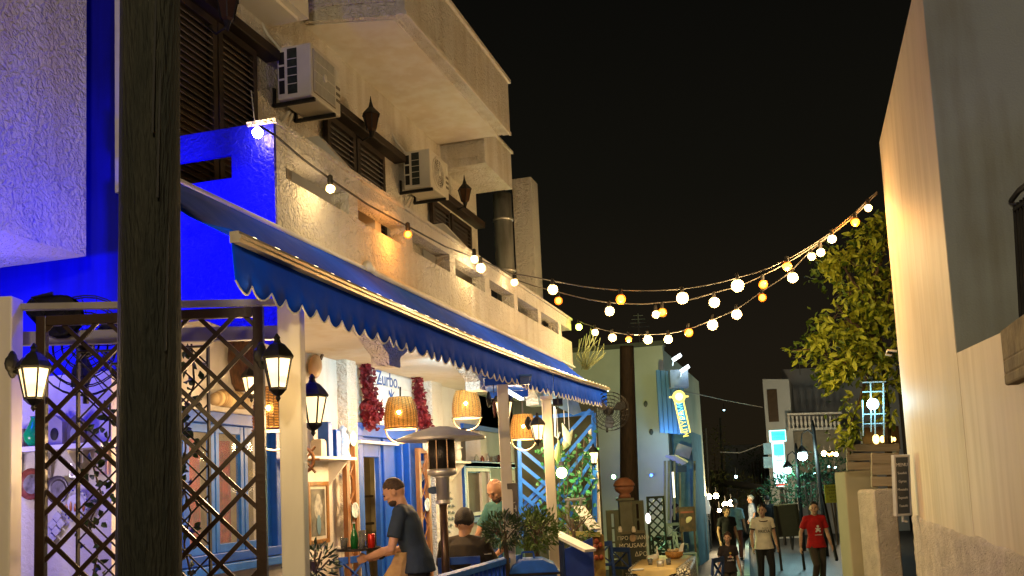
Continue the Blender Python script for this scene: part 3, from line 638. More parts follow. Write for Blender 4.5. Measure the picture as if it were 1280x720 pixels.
bougain([g(517, 468), g(518, 490), g(521, 505), g(524, 518), g(528, 528), g(522, 533)], 'red bougainvillea right of the painted board, behind the wicker lamp', n=520, r=.09)
def shelf(px0, px1, py, label, dep=.28, X=XG):
    z = on((px0+px1)/2, py, X=X+dep/2).z; y0, y1 = yat(px0, X+dep), yat(px1, X+dep)
    t = thing('wall_shelf', label, 'shelf', (X, y0, z), group='small white wall shelves')
    b = B(); b.box(X, X+dep, y0, y1, z-.03, z); b.obj('board', white, t, bev=.004)
    for yy in (y0+.08, y1-.1):
        b = B(); b.prism([(X, yy, z-.03), (X+dep*.8, yy, z-.03), (X, yy, z-.28)], (0, .025, 0)); b.obj('bracket', white, t)
    return y0, y1, z
sy0, sy1, sz = shelf(384, 447, 572, 'white shelf by the door carrying blue boxes and ornaments')
s2 = shelf(548, 590, 577, 'white shelf with a small white owl figure beside the second window')
XS = XG+.14
for px, w_, h_, c_, lb in ((408, .09, .34, 'blue', 'tall bright blue box standing on the door shelf'), (418, .09, .27, 'blue', 'shorter blue box right of the tall one on the shelf'),(399, .11, .16, 'cream', 'small pale carton at the near end of the shelf')):
    y = yat(px, XS); b = B(); b.box(XS-.06, XS+.06, y-w_/2, y+w_/2, sz, sz+h_); b.box(XS-.05, XS+.05, y-w_*.4, y+w_*.4, sz+h_, sz+h_+.015)
    tag(b.obj('gift_box', mat('box '+c_, (.01, .10, .55) if c_ == 'blue' else (.55, .47, .35), .4), bev=.004), lb, 'box')
y = yat(430, XS); b = B(); b.lathe([(.07, 0), (.08, .02), (.05, .08), (.07, .16), (.06, .22), (.03, .27), (.045, .30), (.01, .34)], (XS, y, sz), 14)
tag(b.obj('ceramic_figure', mat('ceramic blue white', (.62, .72, .85), .25, c2=(.2, .35, .7), ns=25), smooth=True), 'blue and white ceramic figure at the door end of the shelf', 'ornament')
y = yat(574, XS); b = B(); b.ball((XS, y, s2[2]+.09), (.05, .055, .09)); b.ball((XS, y, s2[2]+.2), (.042, .045, .042)); b.lathe([(.012, 0), (.001, .03)], (XS+.045, y, s2[2]+.19), 6, Matrix(((0,0,1),(0,1,0),(-1,0,0)))); b.box(XS-.03, XS+.06, y-.05, y+.05, s2[2], s2[2]+.01)
for sg_ in (-1, 1): b.lathe([(.014, 0), (.002, .03)], (XS, y+.025*sg_, s2[2]+.235), 6)
tag(b.obj('owl_figure', white, smooth=True), 'small white owl figure on the shelf by the second window', 'ornament')
# framed picture
def picture(px0, px1, py0, py1, label, X=XG+.02, X2=None):
    y0, y1 = yat(px0, X), yat(px1, X); z1, z0 = on((px0+px1)/2, py0, X=X).z, on((px0+px1)/2, py1, X=X).z
    t = thing('framed_picture', label, 'picture', (X, y0, z0)); b = B(); w = .045
    b.box(X-.01, X+.02, y0, y0+w, z0, z1); b.box(X-.01, X+.02, y1-w, y1, z0, z1); b.box(X-.01, X+.02, y0+w, y1-w, z0, z0+w); b.box(X-.01, X+.02, y0+w, y1-w, z1-w, z1)
    b.obj('frame', mat('gilt frame', (.30, .15, .04), .35, c2=(.15,.07,.02)), t, bev=.006)
    b = B(); b.box(X-.005, X+.004, y0+w, y1-w, z0+w, z1-w); b.obj('mount', mat('mount', (.55,.52,.42)), t)
    b = B(); a = .03; b.box(X+.004, X+.007, y0+w+a, y1-w-a, z0+w+a, z1-w-a); b.obj('print', mat('print sepia', (.18, .17, .13), .5, c2=(.06,.06,.05), ns=9), t)
    b = B(); yc = (y0+y1)/2; zc = (z0+z1)/2; b.add([(X+.009, yc+.07*math.cos(u)*(1 if math.sin(u) > 0 else 1.3), zc+.06+.13*math.sin(u)) for u in [i*.4488 for i in range(14)]], [tuple(range(14))]); b.obj('portrait_shape', mat('portrait grey', (.42,.42,.36), .5, c2=(.2,.2,.18), ns=18), t)
    b = B(); b.add([(X+.011, yc+.045*math.cos(u), zc-.12+.10*math.sin(u)) for u in [i*.4488 for i in range(14)]], [tuple(range(14))]); b.obj('portrait_shape', mat('portrait blue', (.12,.22,.30), .5), t)
picture(383, 409, 602, 680, 'gilt framed print hanging under the door shelf')
# ship wheel
q = on(381, 575, D=6.1); t = thing('ship_wheel', 'small brown wooden ship wheel hanging under the post lantern', 'ornament', q); b = B()
b.tube([q+R*.055*math.cos(a)+UP*.07*math.sin(a) for a in [i*math.pi/9 for i in range(18)]], .012, 6, closed=True); b.obj('rim', wood, t, smooth=True)
for k in range(4):
    a = k*math.pi/4; b = B(); v = R*math.cos(a)*.8+UP*math.sin(a); b.tube([q-v*.115, q+v*.115], .008, 5); b.obj('spoke', wood, t)
b = B(); b.tube([q+UP*.1, q+UP*.3], .003, 4); b.obj('string', black, t)
# guitar / wooden object on the loggia wall
q = on(394, 458, X=XG+.05); t = thing('wooden_lute', 'small wooden stringed instrument hung slanting on the loggia wall', 'instrument', q)
ax = nrm((0, .6, .75)); b = B(); b.ball(q, (.05, .11, .14), 14, 10, Matrix.Rotation(-.68, 3, 'X')); b.obj('soundbox', mat('lute wood', (.42, .24, .10), .4), t, smooth=True)
b = B(); b.bar(q+ax*.1+V((.03,0,0)), q+ax*.38+V((.03,0,0)), .03, .02, (1,0,0)); b.bar(q+ax*.37+V((.03,0,0)), q+ax*.38+V((.03,.02,.09)), .04, .02, (1,0,0)); b.obj('neck', wood_dk, t)
# oar
t = thing('oar', 'dark wooden oar leaning diagonally across the loggia wall', 'oar', g(556, 468)); a, c = g(556, 468), g(592, 500)
b = B(); b.tube([a, c], .014, 6); b.obj('shaft', wood_dk, t); b = B(); dd = nrm(a-c); b.ball(a+dd*.05, (.02, .16, .07), 12, 8, Matrix.Rotation(math.atan2(dd.z, dd.y), 3, 'X')); b.obj('blade', black, t, smooth=True)
# dried pepper string
q = on(618, 508, X=XP+.1)
t = thing('carved_fish', 'dark red carved fish hanging from the blue hood', 'ornament', q); b = B(); b.lathe([(.002, -.10), (.014, -.06), (.018, -.01), (.011, .04), (.003, .06)], q, 8); b.obj('body', mat('dark red wood', (.13, .03, .02)), t, smooth=True); b = B(); b.tube([q+UP*.09, q+UP*.2], .003, 4); b.obj('string', black, t)
# narrow wooden trellises on the wall beside the door
def wall_trellis(px0, px1, zt, label, X=XG+.13):
    y0, y1 = yat(px0, X), yat(px1, X); t = thing('door_trellis', label, 'trellis', (X, y0, .1), group='narrow brown trellises flanking the door')
    for y in (y0, y1):
        b = B(); b.box(X, X+.05, y-.035, y+.035, .1, zt); b.obj('upright', wood, t)
    b = B(); b.box(X, X+.05, y0+.035, y1-.035, zt-.06, zt); b.obj('rail', wood, t)
    w = y1-y0-.07
    for s_ in (1, -1):
        for k in range(int((zt-.2)/.28)):
            z = .15+k*.28; 
            if z+w*1.1 > zt: break
            b = B(); a_, c_ = (y0+.035, y1-.035) if s_ > 0 else (y1-.035, y0+.035); b.bar((X+.02+.008*s_, a_, z), (X+.02+.008*s_, c_, z+w*1.1), .02, .012, (1,0,0)); b.obj('slat', wood, t)
    for k in range(3):
        b = B(); z = .75+k*.75; b.lathe([(.03, 0), (.075, .004), (.085, .016), (.07, .012), (.03, .008)], (X+.055, (y0+y1)/2, z), 16, Matrix(((0,0,1),(1,0,0),(0,1,0))))
        tag(b.obj('round_plate', mat('plate pale', (.6,.62,.6), .3, c2=(.2,.28,.4), ns=30), smooth=True), ('lowest', 'middle', 'topmost')[k]+' of the three round plates on the '+label.split(' brown')[0]+' trellis', 'plate', 'round plates on the door trellises')
wall_trellis(430, 441, 2.26, 'near brown lattice strip left of the blue door')
wall_trellis(521, 532, 2.2, 'far brown lattice strip right of the blue door')
# wall fish decoration
t = thing('metal_fish_shoal', 'grey metal shoal of small fish fixed on the wall behind the heater', 'wall ornament', on(560, 640, X=XG+.03)); fm_ = mat('grey tin', (.22, .23, .24), .4, metal=.4)
fb = B(); fb.add([(0, .055*math.cos(u), .022*math.sin(u)) for u in [i*.698 for i in range(9)]]+[(.012, 0, 0)], [(i, (i+1) % 9, 9) for i in range(9)]); fb.add([(0, .05, 0), (0, .085, .025), (0, .085, -.025), (.004,.06,0)], [(0,3,1),(0,2,3)]); fme = fb.mesh('fish'); fme.materials.append(fm_)
rows = (1, 2, 3, 4, 4, 4, 3, 2, 1)
for r_, n_ in enumerate(rows):
    for c_ in range(n_):
        q = on(559, 608+r_*8.2, X=XG+.03); o = bpy.data.objects.new('fish', fme); COL.objects.link(o); o.parent = t; o.matrix_parent_inverse = WM(t).inverted(); o.location = (XG+.03, q.y+(c_-(n_-1)/2)*.155+rnd(-.01,.01), q.z+rnd(-.01,.01)); o.rotation_euler = (rnd(-.2,.2), 0, 0)
# ================================================================== LEFT CROSS WALL: shelf, plates, pictures
YC = 5.88
def cw(px, py, d=0): return on(px, py, Y=YC-d)
a, c = cw(18, 562), cw(150, 560); z = a.z
t = thing('long_wall_shelf', 'long lilac lit wall shelf behind the near lattice', 'shelf', a); b = B(); b.box(a.x, c.x, YC-.2, YC, z-.035, z); b.obj('board', white, t)
for px in (25, 60, 100):
    b = B(); x_ = cw(px, 570).x; b.prism([(x_, YC, z-.04), (x_, YC-.16, z-.04), (x_, YC, z-.22)], (.02, 0, 0)); b.obj('bracket', white, t)
for px, py, r_, lb, cc in ((41, 605, .115, 'large round plate with red rim, leftmost on the lilac wall', (.30, .08, .06)), (74, 612, .10, 'dark bronze round plate beside the red rimmed plate', (.10, .08, .07)), (96, 631, .12, 'white plate with blue rim and orange figures, right of the dark plate', (.6, .58, .6))):
    q = cw(px, py, .02); A = Matrix(((1,0,0),(0,0,-1),(0,1,0))); t = thing('decorative_plate', lb, 'plate', q, group='decorative plates on the lilac wall')
    b = B(); b.lathe([(.02, 0), (r_*.7, .003), (r_, .018), (r_*.98, .024), (r_*.7, .010), (.02, .008)], q, 24, A); b.obj('rim', mat('plate '+lb[:10], cc, .25, c2=tuple(x*.5 for x in cc), ns=20), t, smooth=True)
    b = B(); b.lathe([(.001, .011), (r_*.62, .011), (r_*.62, .013), (.001, .013)], q, 20, A); b.obj('centre', mat('plate centre '+lb[:10], ((.08,.07,.07), (.22,.2,.2), (.62,.6,.66))[0 if 'red' in lb[:30] else 1 if 'dark' in lb[:5] else 2], .3, c2=((.35,.33,.3), (.07,.06,.06), (.55,.54,.6))[0 if 'red' in lb[:30] else 1 if 'dark' in lb[:5] else 2], ns=14), t)
    if 'orange' in lb:
        for k in range(5):
            b = B(); u = -.075+k*.036; b.ball(q+V((u, -.016, -.02+.01*(k % 2))), (.012, .004, .03+.008*(k % 2)), 8, 6); b.obj('painted_figure', mat('orange glaze', (.45, .14, .03), .3), t)
        for k in range(18):
            a_ = k*math.pi/9; b = B(); b.ball(q+V((.104*math.cos(a_), -.02, .104*math.sin(a_))), (.008, .004, .008), 6, 4); b.obj('rim_mark', mat('cobalt', (.02,.03,.3), .3), t)
t = thing('green_vase', 'bright green glass vase at the left of the wall shelf', 'vase', cw(42, 562, .1)); q = cw(43, 560, .1); b = B(); b.lathe([(.03, 0), (.065, .04), (.075, .09), (.04, .16), (.025, .2), (.03, .22)], (q.x, q.y, z), 16); b.obj('body', mat('green glass', (.01, .42, .10), .2, emit=(.0,.4,.08), es=.0), t, smooth=True)
for k, (px, w_, h_) in enumerate(((22, .10, .14), (68, .13, .17), (93, .12, .16))):
    q = cw(px, 560, .08); t = thing('shelf_ornament', ('small brown box at the left end of the wall shelf', 'pale house shaped frame with a dark oval on the wall shelf', 'dark house shaped frame, second on the wall shelf')[k], 'ornament', q)
    b = B(); b.prism([(q.x-w_/2, q.y, z), (q.x+w_/2, q.y, z), (q.x+w_/2, q.y, z+h_), (q.x, q.y, z+h_+.05*(k > 0)), (q.x-w_/2, q.y, z+h_)], (0, .05, 0)); b.obj('body', mat('ornament %d' % k, ((.3,.22,.12), (.4,.35,.33), (.1,.08,.1))[k]), t)
    if k: b = B(); b.ball((q.x, q.y-.003, z+h_*.5), (.035, .008, .045)); b.obj('oval', black if k == 1 else mat('oval pale', (.3,.3,.3)), t)
q = cw(66, 655, .01); t = thing('tile_panel', 'small diagonal panel of patterned tiles on the lilac wall', 'tile panel', q); tm = mat('tile print', (.45,.44,.48), .4, c2=(.6,.58,.62), ns=30)
for i in range(3):
    for j in range(2):
        c_ = q+V((.058*(i-1)*.7+.03*(j), 0, .058*(i-1)*.9-.05*j)); b = B(); b.obox(c_, V((.7,0,.7))*.027, V((0,.006,0)), V((-.7,0,.7))*.027); b.obj('tile', tm, t)
for k, (px, py, w_, h_) in enumerate(((128, 578, .10, .17), (95, 588, .1, .1))):
    q = cw(px, py, .015); t = thing('framed_card', ('small pink framed card on the lilac wall near the pole', 'shiny crumpled foil picture above the plates')[k], 'picture', q); b = B()
    b.box(q.x-w_/2, q.x+w_/2, q.y-.012, q.y, q.z-h_/2, q.z+h_/2); b.obj('frame', mat('pink frame', (.5,.3,.32)) if k == 0 else mat('foil', (.6,.6,.5), .25, metal=.7, bump=1, bs=40), t)
    b = B(); b.box(q.x-w_*.36, q.x+w_*.36, q.y-.016, q.y-.012, q.z-h_*.38, q.z+h_*.38); b.obj('card', mat('card', (.6,.55,.6)), t)
# round cage fan and spotlight on the near left
def fan(px, py, D, r, label, ax, n=20, group='black cage fans'):
    q = on(px, py, D=D); t = thing('cage_fan', label, 'fan', q, group=group); A = Matrix((R, UP, ax)).transposed()
    for rr in (1, .82, .64, .46, .28):
        for s_ in (-1, 1):
            b = B(); b.tube([q+A@V((r*rr*math.cos(a_), r*rr*math.sin(a_), s_*.07*math.sqrt(1-rr*rr*.8))) for a_ in [i*math.pi/14 for i in range(28)]], .004, 4, closed=True); b.obj('guard_ring', black, t)
    for k in range(n):
        a_ = k*2*math.pi/n; b = B(); b.tube([q+A@V((r*f_*math.cos(a_+f_*.4), r*f_*math.sin(a_+f_*.4), .08*math.sqrt(max(0, 1-f_*f_)))) for f_ in (.2, .5, .8, 1)], .0028, 4); b.obj('guard_wire', black, t)
    for k in range(3):
        a_ = k*2*math.pi/3+.4; b = B(); e1 = A@V((math.cos(a_), math.sin(a_), .1)); e2 = A@V((-math.sin(a_), math.cos(a_), .35)); 
        b.add([q+e1*.04, q+e1*r*.5-e2*r*.2, q+e1*r*.85-e2*r*.18, q+e1*r*.88+e2*r*.16, q+e1*r*.5+e2*r*.26], [(0,1,2,3,4)]); o = b.obj('blade', mat('fan blade', (.03,.03,.03), .4), t); o.modifiers.new('t','SOLIDIFY').thickness = .004
    b = B(); b.ball(q, .05); b.tube([q, q-ax*.16], .055, 12); b.obj('motor', black, t, smooth=True)
    b = B(); b.tube([q-ax*.12, q-ax*.16-UP*.16, q-ax*.2-UP*(r+.03)], .018, 6); b.obj('stand', black, t)
fan(106, 432, 5.9, .30, 'large black cage fan hanging behind the near lattice', nrm(-F+R*.4))
fan(762, 514, 13.2, .26, 'black cage fan mounted on the far cream post', nrm(-F+R*.15-UP*.1), group='black cage fans')
q = on(66, 392, D=5.75); t = thing('black_spotlight', 'black round spotlight head near the top corner of the lattice', 'spotlight', q); b = B(); b.lathe([(.02,-.14), (.07,-.1), (.12,.02), (.13,.06)], q, 14, Matrix((R, UP, nrm(-UP*.4+R))).transposed()); b.obj('housing', black, t, smooth=True); b = B(); b.tube([q-R*.05, q-R*.12+UP*.1, q+UP*.12], .012, 6); b.obj('bracket', black, t)
# barrel / jug above the window and bread basket
q = g(293, 452); q.x += .12; t = thing('hanging_basket', 'brown woven basket hanging above the blue window behind the lattice', 'basket', q); b = B(); b.lathe([(.10,-.26), (.13,-.2), (.16, 0), (.15, .16), (.12, .2), (.11, .18), (.13, 0)], q, 18); b.obj('body', mat('basket brown', (.14,.06,.025), .6, c2=(.06,.03,.012), ns=12, stretch=(4,4,1), bump=.5, bs=50), t, smooth=True); b = B(); b.tube([q+UP*.2, q+UP*.35], .004, 4); b.obj('string', black, t)
q = g(275, 503); q.x += .1; b = B(); b.tube([q-V((0,.24,0)), q-V((0,.12,-.02)), q+V((0,.12,.02)), q+V((0,.26,0))], [.05,.075,.075,.05], 12)
t = tag(b.obj('straw_roll', mat('straw stripe', (.62,.48,.24), .7, c2=(.25,.15,.06), ns=3, stretch=(1,9,1)), smooth=True), 'striped straw roll lying above the blue window frame', 'roll')
# vine behind lattice
def vine(pts, label, n, L=.06, mt=leafd, name='ivy_vine', spread=.07, grp=None):
    t = thing(name, label, 'climbing plant', pts[0], group=grp); b = B(); b.tube([p+V((rnd(-.02,.02), 0, 0)) for p in pts], .006, 5); b.obj('stem', bark, t); b = B()
    for i in range(n):
        k = rnd(0, len(pts)-1.001); p = pts[int(k)].lerp(pts[int(k)+1], k-int(k))+V((rnd(-1,1), rnd(-1,1), rnd(-1,1)))*spread; d = nrm(rdir()-UP*.5); b.leaf(p, d, nrm(-F+rdir()*.6), L*rnd(.7,1.2), L*.6)
    tag(b.obj('leaves', mt, t), kind='stuff')
h5 = lambda a, c, D=5.7: on(a, c, D=D)
vine([h5(112, 728), h5(124, 690), h5(112, 655), h5(128, 620), h5(118, 585), h5(134, 545), h5(138, 500)], 'ivy with small leaves climbing the wire behind the left lattice', 70)
vine([h5(240, 722), h5(232, 680), h5(238, 640), h5(226, 600), h5(234, 560), h5(230, 520), h5(240, 480), h5(236, 430)], 'ivy with small leaves climbing behind the right half of the lattice', 80)
lattice('thin wire diamond grid carrying ivy behind the near lattice', (98, 260, 440), 5.62, .17, .009, mat('wire dark', (.03,.025,.02)), fw=.01, name='wire_grid', zb=.4, dth=.006)
# big wooden pole
D0 = 4.05; a, c = on(182, 724, D=D0), on(188, -30, D=D0); a.z = 0
t = thing('wooden_pole', 'thick weathered dark wooden utility pole in front of the lattice', 'utility pole', (a.x, a.y, -.2))
polem = mat('old pole wood', (.024, .023, .014), .85, c2=(.009, .011, .007), ns=2.2, stretch=(7, 7, .8), bump=1, bs=10, dist=.035, distort=.3, fac=(.3, .75))
b = B(); top = c+(c-a)*.25; n_ = 30; k_ = 40; vs = []
for i in range(k_+1):
    f_ = i/k_; pc = V((a.x, a.y, -.3)).lerp(top, f_); rr = .134-.024*f_
    for j in range(n_):
        t_ = 2*math.pi*j/n_; d = V((math.cos(t_), math.sin(t_), 0)); r2 = rr*(1+.035*noise.noise(V((math.cos(t_)*3, math.sin(t_)*3, pc.z*.6)))+.02*noise.noise(V((math.cos(t_)*12, math.sin(t_)*12, pc.z*.9)))); vs.append(pc+d*r2)
b.add(vs, [(i*n_+j, i*n_+(j+1) % n_, (i+1)*n_+(j+1) % n_, (i+1)*n_+j) for i in range(k_) for j in range(n_)]+[tuple(range(k_*n_, (k_+1)*n_))]); b.obj('shaft', polem, t, smooth=True)
for k, (px, py) in enumerate(((190, 60), (196, 140), (206, 330))):
    q = on(px, py, D=D0-.13); b = B(); b.bar(q-UP*.35, q+UP*.3+R*.02, .008, .004, F); b.obj('crack', mat('crack', (.004,.004,.003)), t)
b = B(); q = on(182, 466, D=D0); b.tube([q+R*.136*math.cos(u)+F*.136*math.sin(u)+UP*.03*math.sin(u*2) for u in [i*math.pi/12 for i in range(24)]], .006, 5, closed=True); b.obj('tie_wire', black, t)
# blue floodlight behind the pole
q = on(228, 250, Y=5.15); t = thing('blue_floodlight', 'small floodlight behind the pole washing the end wall deep blue', 'floodlight', q)
b = B(); b.obox(q, R*.05, F*.025, UP*.035); b.obj('housing', mat('flood grey', (.3,.3,.3), .4), t, bev=.006); b = B(); b.tube([q+F*.02, q+F*.45], .012, 6); b.obj('arm', black, t)
BL = (.0, .004, 1)
light('blue_flood', q-UP*.12-R*.05, 50, BL, .05)
b = B(); q2 = V((-5.6, 4.6, 2.9)); b.obox(q2, (.06,0,0), (0,.03,0), (0,0,.04)); t = tag(b.obj('added_blue_floodlight', mat('flood grey', (.3,.3,.3), .4)), 'small added blue floodlight out of view under the upper block', 'floodlight'); light('blue_flood', q2+V((.3, .1, .2)), 64, BL, .08)  # extra blue flood added out of view to brighten the strip and block
light('violet_fill', V((-5.5, 4.9, 1.9)), 26, (.82, .66, 1), .15)
# ================================================================== FLOODLIGHTS washing the loggia wall
def flood(px, py, D, label, aim, col, e):
    q = on(px, py, D=D); t = thing('small_floodlight', label, 'floodlight', q, group='small black floodlights under the awning'); d = nrm(V(aim)-q); A = Matrix.Rotation(0, 3, 'Z')
    s_ = nrm(d.cross(UP)); u_ = s_.cross(d); b = B(); b.obox(q, s_*.06, u_*.045, d*.02); b.obj('housing', black, t, bev=.005)
    b = B(); b.obox(q+d*.022, s_*.05, u_*.036, d*.002); b.obj('lens', mat('flood lens '+label[:6], col, emit=col, es=8), t)
    b = B(); b.tube([q-d*.02, q-d*.05+UP*.12], .01, 6); b.obj('bracket', black, t); light('flood_light', q+d*.03, e, col, .04, 'SPOT', aim=aim, spot=120, blend=.8)
flood(577, 456, 10.4, 'small black floodlight under the loggia ceiling, between the wicker lamps', g(548, 500), (.5, .82, 1), 170)
flood(697, 503, 11.9, 'small black floodlight below the awning near its far end', on(690, 560, D=13.2), (.75, .9, .8), 40)
q = on(512, 440, D=9.2); flood(524, 430, 9.4, 'small black floodlight under the balcony aimed at the painted board', g(490, 485), (.5, .82, 1), 130)
# inner door room light
q = V((XG-.7, (d1[0]+ds)/2+.25, 1.95)); t = thing('room_lamp', 'bright warm lamp burning inside the doorway', 'lamp', q); b = B(); b.ball(q, .07); b.obj('globe', mat('room globe', (1,1,1), emit=(1,.75,.35), es=30), t, smooth=True); b = B(); b.tube([q, (q.x, q.y, 3.1)], .008, 5); b.obj('cord', black, t); light('room_light', q-UP*.15, 60, (1,.70,.3), .1)
light('room_light', (XG-.7, 7.6, 2.7), 25, (1,.7,.4), .2)
t = thing('kitchen_shelves', 'dark shelving with pale bottles inside the doorway', 'shelves', (XG-1.2, (d1[0]+ds)/2, .1))
for k, zz in enumerate((1.0, 1.25, 1.62)):
    b = B(); b.box(XG-1.3, XG-1.0, d1[0], d1[1]+.6, zz, zz+.03); b.obj('shelf_board', wood_dk, t)
for i in range(14):
    b = B(); y = d1[0]+.1+i*.11; zz = 1.65; h_ = rnd(.12,.24); b.lathe([(.03,0), (.032,h_*.6), (.012,h_*.8), (.012,h_)], (XG-1.12, y, zz), 8)
    tag(b.obj('shelf_bottle', mat('shelf bottle %d' % (i % 3), ((.5,.4,.2), (.15,.08,.03), (.6,.55,.45))[i % 3], .3), smooth=True), '%s bottle of the row on the shelving inside the doorway, counted from the left' % ('first second third fourth fifth sixth seventh eighth ninth tenth eleventh twelfth thirteenth fourteenth'.split()[i]), 'bottle', 'bottles on the doorway shelving')
# ================================================================== BLUE HOOD, CHEVRON SCREEN, FAR TERRACE
t = thing('blue_hood', 'small blue slatted wooden hood roof between two cream posts', 'hood', on(640, 482, D=9.8))
a, c = on(607, 480, D=9.55), on(668, 477, D=9.55); z = (a.z+c.z)/2
A0 = on(606, 478, D=9.4); A1 = on(662, 476, D=9.4); dpt = F*1.3
b = B(); b.bar(A0, A1, .05, .07); b.obj('front_beam', blue, t); b = B(); b.bar(A0+dpt, A1+dpt, .05, .07); b.obj('rear_beam', blue, t)
for k in range(13):
    f_ = k/12; q = A0.lerp(A0+dpt, f_)+UP*.05; r_ = (A1-A0); b = B(); b.bar(q-r_*.05, q+r_*1.05, .06, .02); b.obj('slat', blue_lt, t)
b = B(); b.bar(on(630, 486, D=9.9), on(652, 499, D=10.6), .05, .02); b.obj('tube_light', mat('tube lit', (1,1,1), emit=(.8,.92,1), es=2.2), t)
# chevron screen
Dn = 13.2
t = thing('chevron_screen', 'blue chevron slat screen closing the far end of the terrace', 'screen', on(700, 640, D=Dn))
def sl(a, c, D=Dn, w=.045, m=blue_lt):
    b = B(); d_ = nrm(on(*c, D=D)-on(*a, D=D)); b.bar(on(*a, D=D), on(*c, D=D), .025, w, up=F.cross(d_)); b.obj('slat', m, t)
for k in range(5): sl((686+k*6, 568+k*16+ (k*4)), (738+k*2, 512+k*19), D=Dn-.03)
for k in range(4): sl((650, 560+k*19), (684, 588+k*19))
for k in range(3): sl((646, 640+k*8), (684, 600+k*10), D=Dn+.06)
for k in range(3): sl((688, 640-k*18), (716, 664-k*16), D=Dn+.06)
b = B(); b.bar(on(646, 524, D=Dn), on(742, 516, D=Dn), .05, .05); b.bar(on(648, 524, D=Dn), on(652, 690, D=Dn), .05, .05); b.bar(on(742, 516, D=Dn), on(744, 690, D=Dn), .05, .05); b.obj('frame', blue_lt, t)
q0, q1 = on(640, 500, D=Dn+.7), on(745, 500, D=Dn+.7); b = B(); b.obox(((q0+q1)/2).xy.to_3d()+UP*1.4, (q1-q0)/2, F*.05, UP*1.45); tag(b.obj('dark_partition', mat('olive dark', (.035,.04,.02), .8)), 'dark olive partition wall behind the blue chevron slats', 'wall')
vine([on(690+i*3, 545+(i*37) % 120, D=13.0) for i in range(14)], 'green glowing leafy climber among the chevron slats', 230, L=.085, mt=mat('leaf lamp green', (.035,.17,.055), .5, c2=(.02,.08,.03), ns=6), spread=.24)
for k, (px, py) in enumerate(((706, 538), (698, 560), (712, 545))):
    q = on(px, py, D=12.6); t = thing('dried_gourd', ('pale', 'green', 'small')[k]+' dried gourd hanging below the awning end', 'gourd', q, group='dried gourds hanging on strings'); b = B(); b.lathe([(.005,-.2), (.05,-.12), (.045,-.03), (.02,.05), (.006,.1)], q, 10, Matrix.Rotation(.4*k-.3, 3, 'Y')); b.obj('body', mat('gourd %d' % k, ((.6,.6,.35), (.25,.4,.12), (.45,.4,.2))[k]), t, smooth=True); b = B(); b.tube([q+UP*.08, q+UP*.5], .004, 4); b.obj('string', cream, t)
b = B(); b.tube([on(693, 508, D=12.3), on(694, 545, D=12.3), on(697, 548, D=12.3), on(700, 540, D=12.3)], .012, 6); tag(b.obj('hook_cane', cream), 'white hooked cane hanging under the awning end', 'cane')
light('green_lamp', on(712, 600, D=12.6), 8, (.3, 1, .35), .1)
# clear plastic side curtain
b = B(); P = [on(665, 480, D=12), on(712, 470, D=13.0), on(727, 515, D=13.0), on(717, 519, D=12.8), on(690, 505, D=12.3)]; b.prism(P, F*.004); tag(b.obj('plastic_side_curtain', mat('clear plastic', (.55,.62,.56), .15, alpha=.6)), 'clear plastic side curtain hanging below the far awning', 'curtain')
# railing, planter, chest, ledges
t = thing('blue_balustrade', 'blue painted balustrade along the terrace edge, near the heater', 'balustrade', (XP, 7, .1))
y1 = yat(641, XP); b = B(); b.box(XP-.05, XP+.05, 5.2, y1, .97, 1.02); b.obj('top_rail', blue_lt, t, bev=.006); b = B(); b.box(XP-.03, XP+.03, 5.2, y1, .25, .3); b.obj('bottom_rail', blue, t)
k = 0; y = 5.3
while y < y1-.05: b = B(); b.box(XP-.02, XP+.02, y, y+.045, .3, .97); b.obj('baluster', blue, t); y += .12
def bush(cpx, cpy, D, rx, rz_, label, n, mt, L=.065, pot=None, stem_to=.2, cat='potted plant'):
    q = on(cpx, cpy, D=D); t = thing('potted_olive', label, cat, (q.x, q.y, stem_to)); b = B()
    for i in range(n):
        d = rdir(); r_ = rnd(.45, 1)**.6; p = q+V((d.x*rx*r_, d.y*rx*r_, d.z*rz_*r_))*(1+.3*noise.noise(d*3)); b.leaf(p, nrm(d+rdir()*.8+UP*.25), rdir(), L*rnd(.7,1.3), L*.24)
    tag(b.obj('foliage', mt, t), kind='stuff'); b = B()
    b.tube([(q.x, q.y, stem_to), (q.x+.02, q.y, (stem_to+q.z)/2), (q.x, q.y, q.z)], .022, 7)
    for i in range(9): d = rdir(); b.tube([q-UP*.1, q+V((d.x*rx, d.y*rx, abs(d.z)*rz_))*.7], .007, 5)
    b.obj('trunk', bark, t)
    if pot: b = B(); b.lathe([(.14, stem_to-.35), (.2, stem_to), (.22, stem_to+.02), (.19, stem_to+.02), (.17, stem_to-.05)], (q.x, q.y, 0), 18); b.obj('pot', mat('terracotta', (.3,.12,.06)), t, smooth=True)
    return t
bush(630, 664, 9.0, .19, .15, 'leafy dark olive bush between the bald man and the sign post', 560, leafd, pot=1, stem_to=.6)
bush(668, 662, 9.7, .25, .19, 'wide green leafy bush behind the blue metal chest', 900, leafm, pot=1, stem_to=.6)
bush(716, 655, 11.5, .28, .2, 'pale green plant left of the white sloping plank', 300, leafm, stem_to=.5, pot=1)
bush(392, 702, 6.9, .16, .12, 'small spiky plant at the foot of the framed print', 160, leafd, L=.08, stem_to=.6, pot=1)
q = on(667, 708, D=9.1); t = thing('blue_metal_chest', 'blue metal chest with rounded lid under the leafy bush', 'chest', (q.x, q.y, .1)); w_ = .13
b = B(); b.obox((q.x, q.y, .48), R*.21, F*.2, UP*.38); b.obj('body', blue_lt, t, bev=.01)
b = B(); b.prism([V((q.x, q.y, .88))+R*a_-F*.22+UP*z_ for a_, z_ in ((-.23,0),(.23,0),(.19,.07),(.08,.12),(-.1,.12),(-.2,.07))], F*.44); b.obj('lid', blue_lt, t, bev=.01)
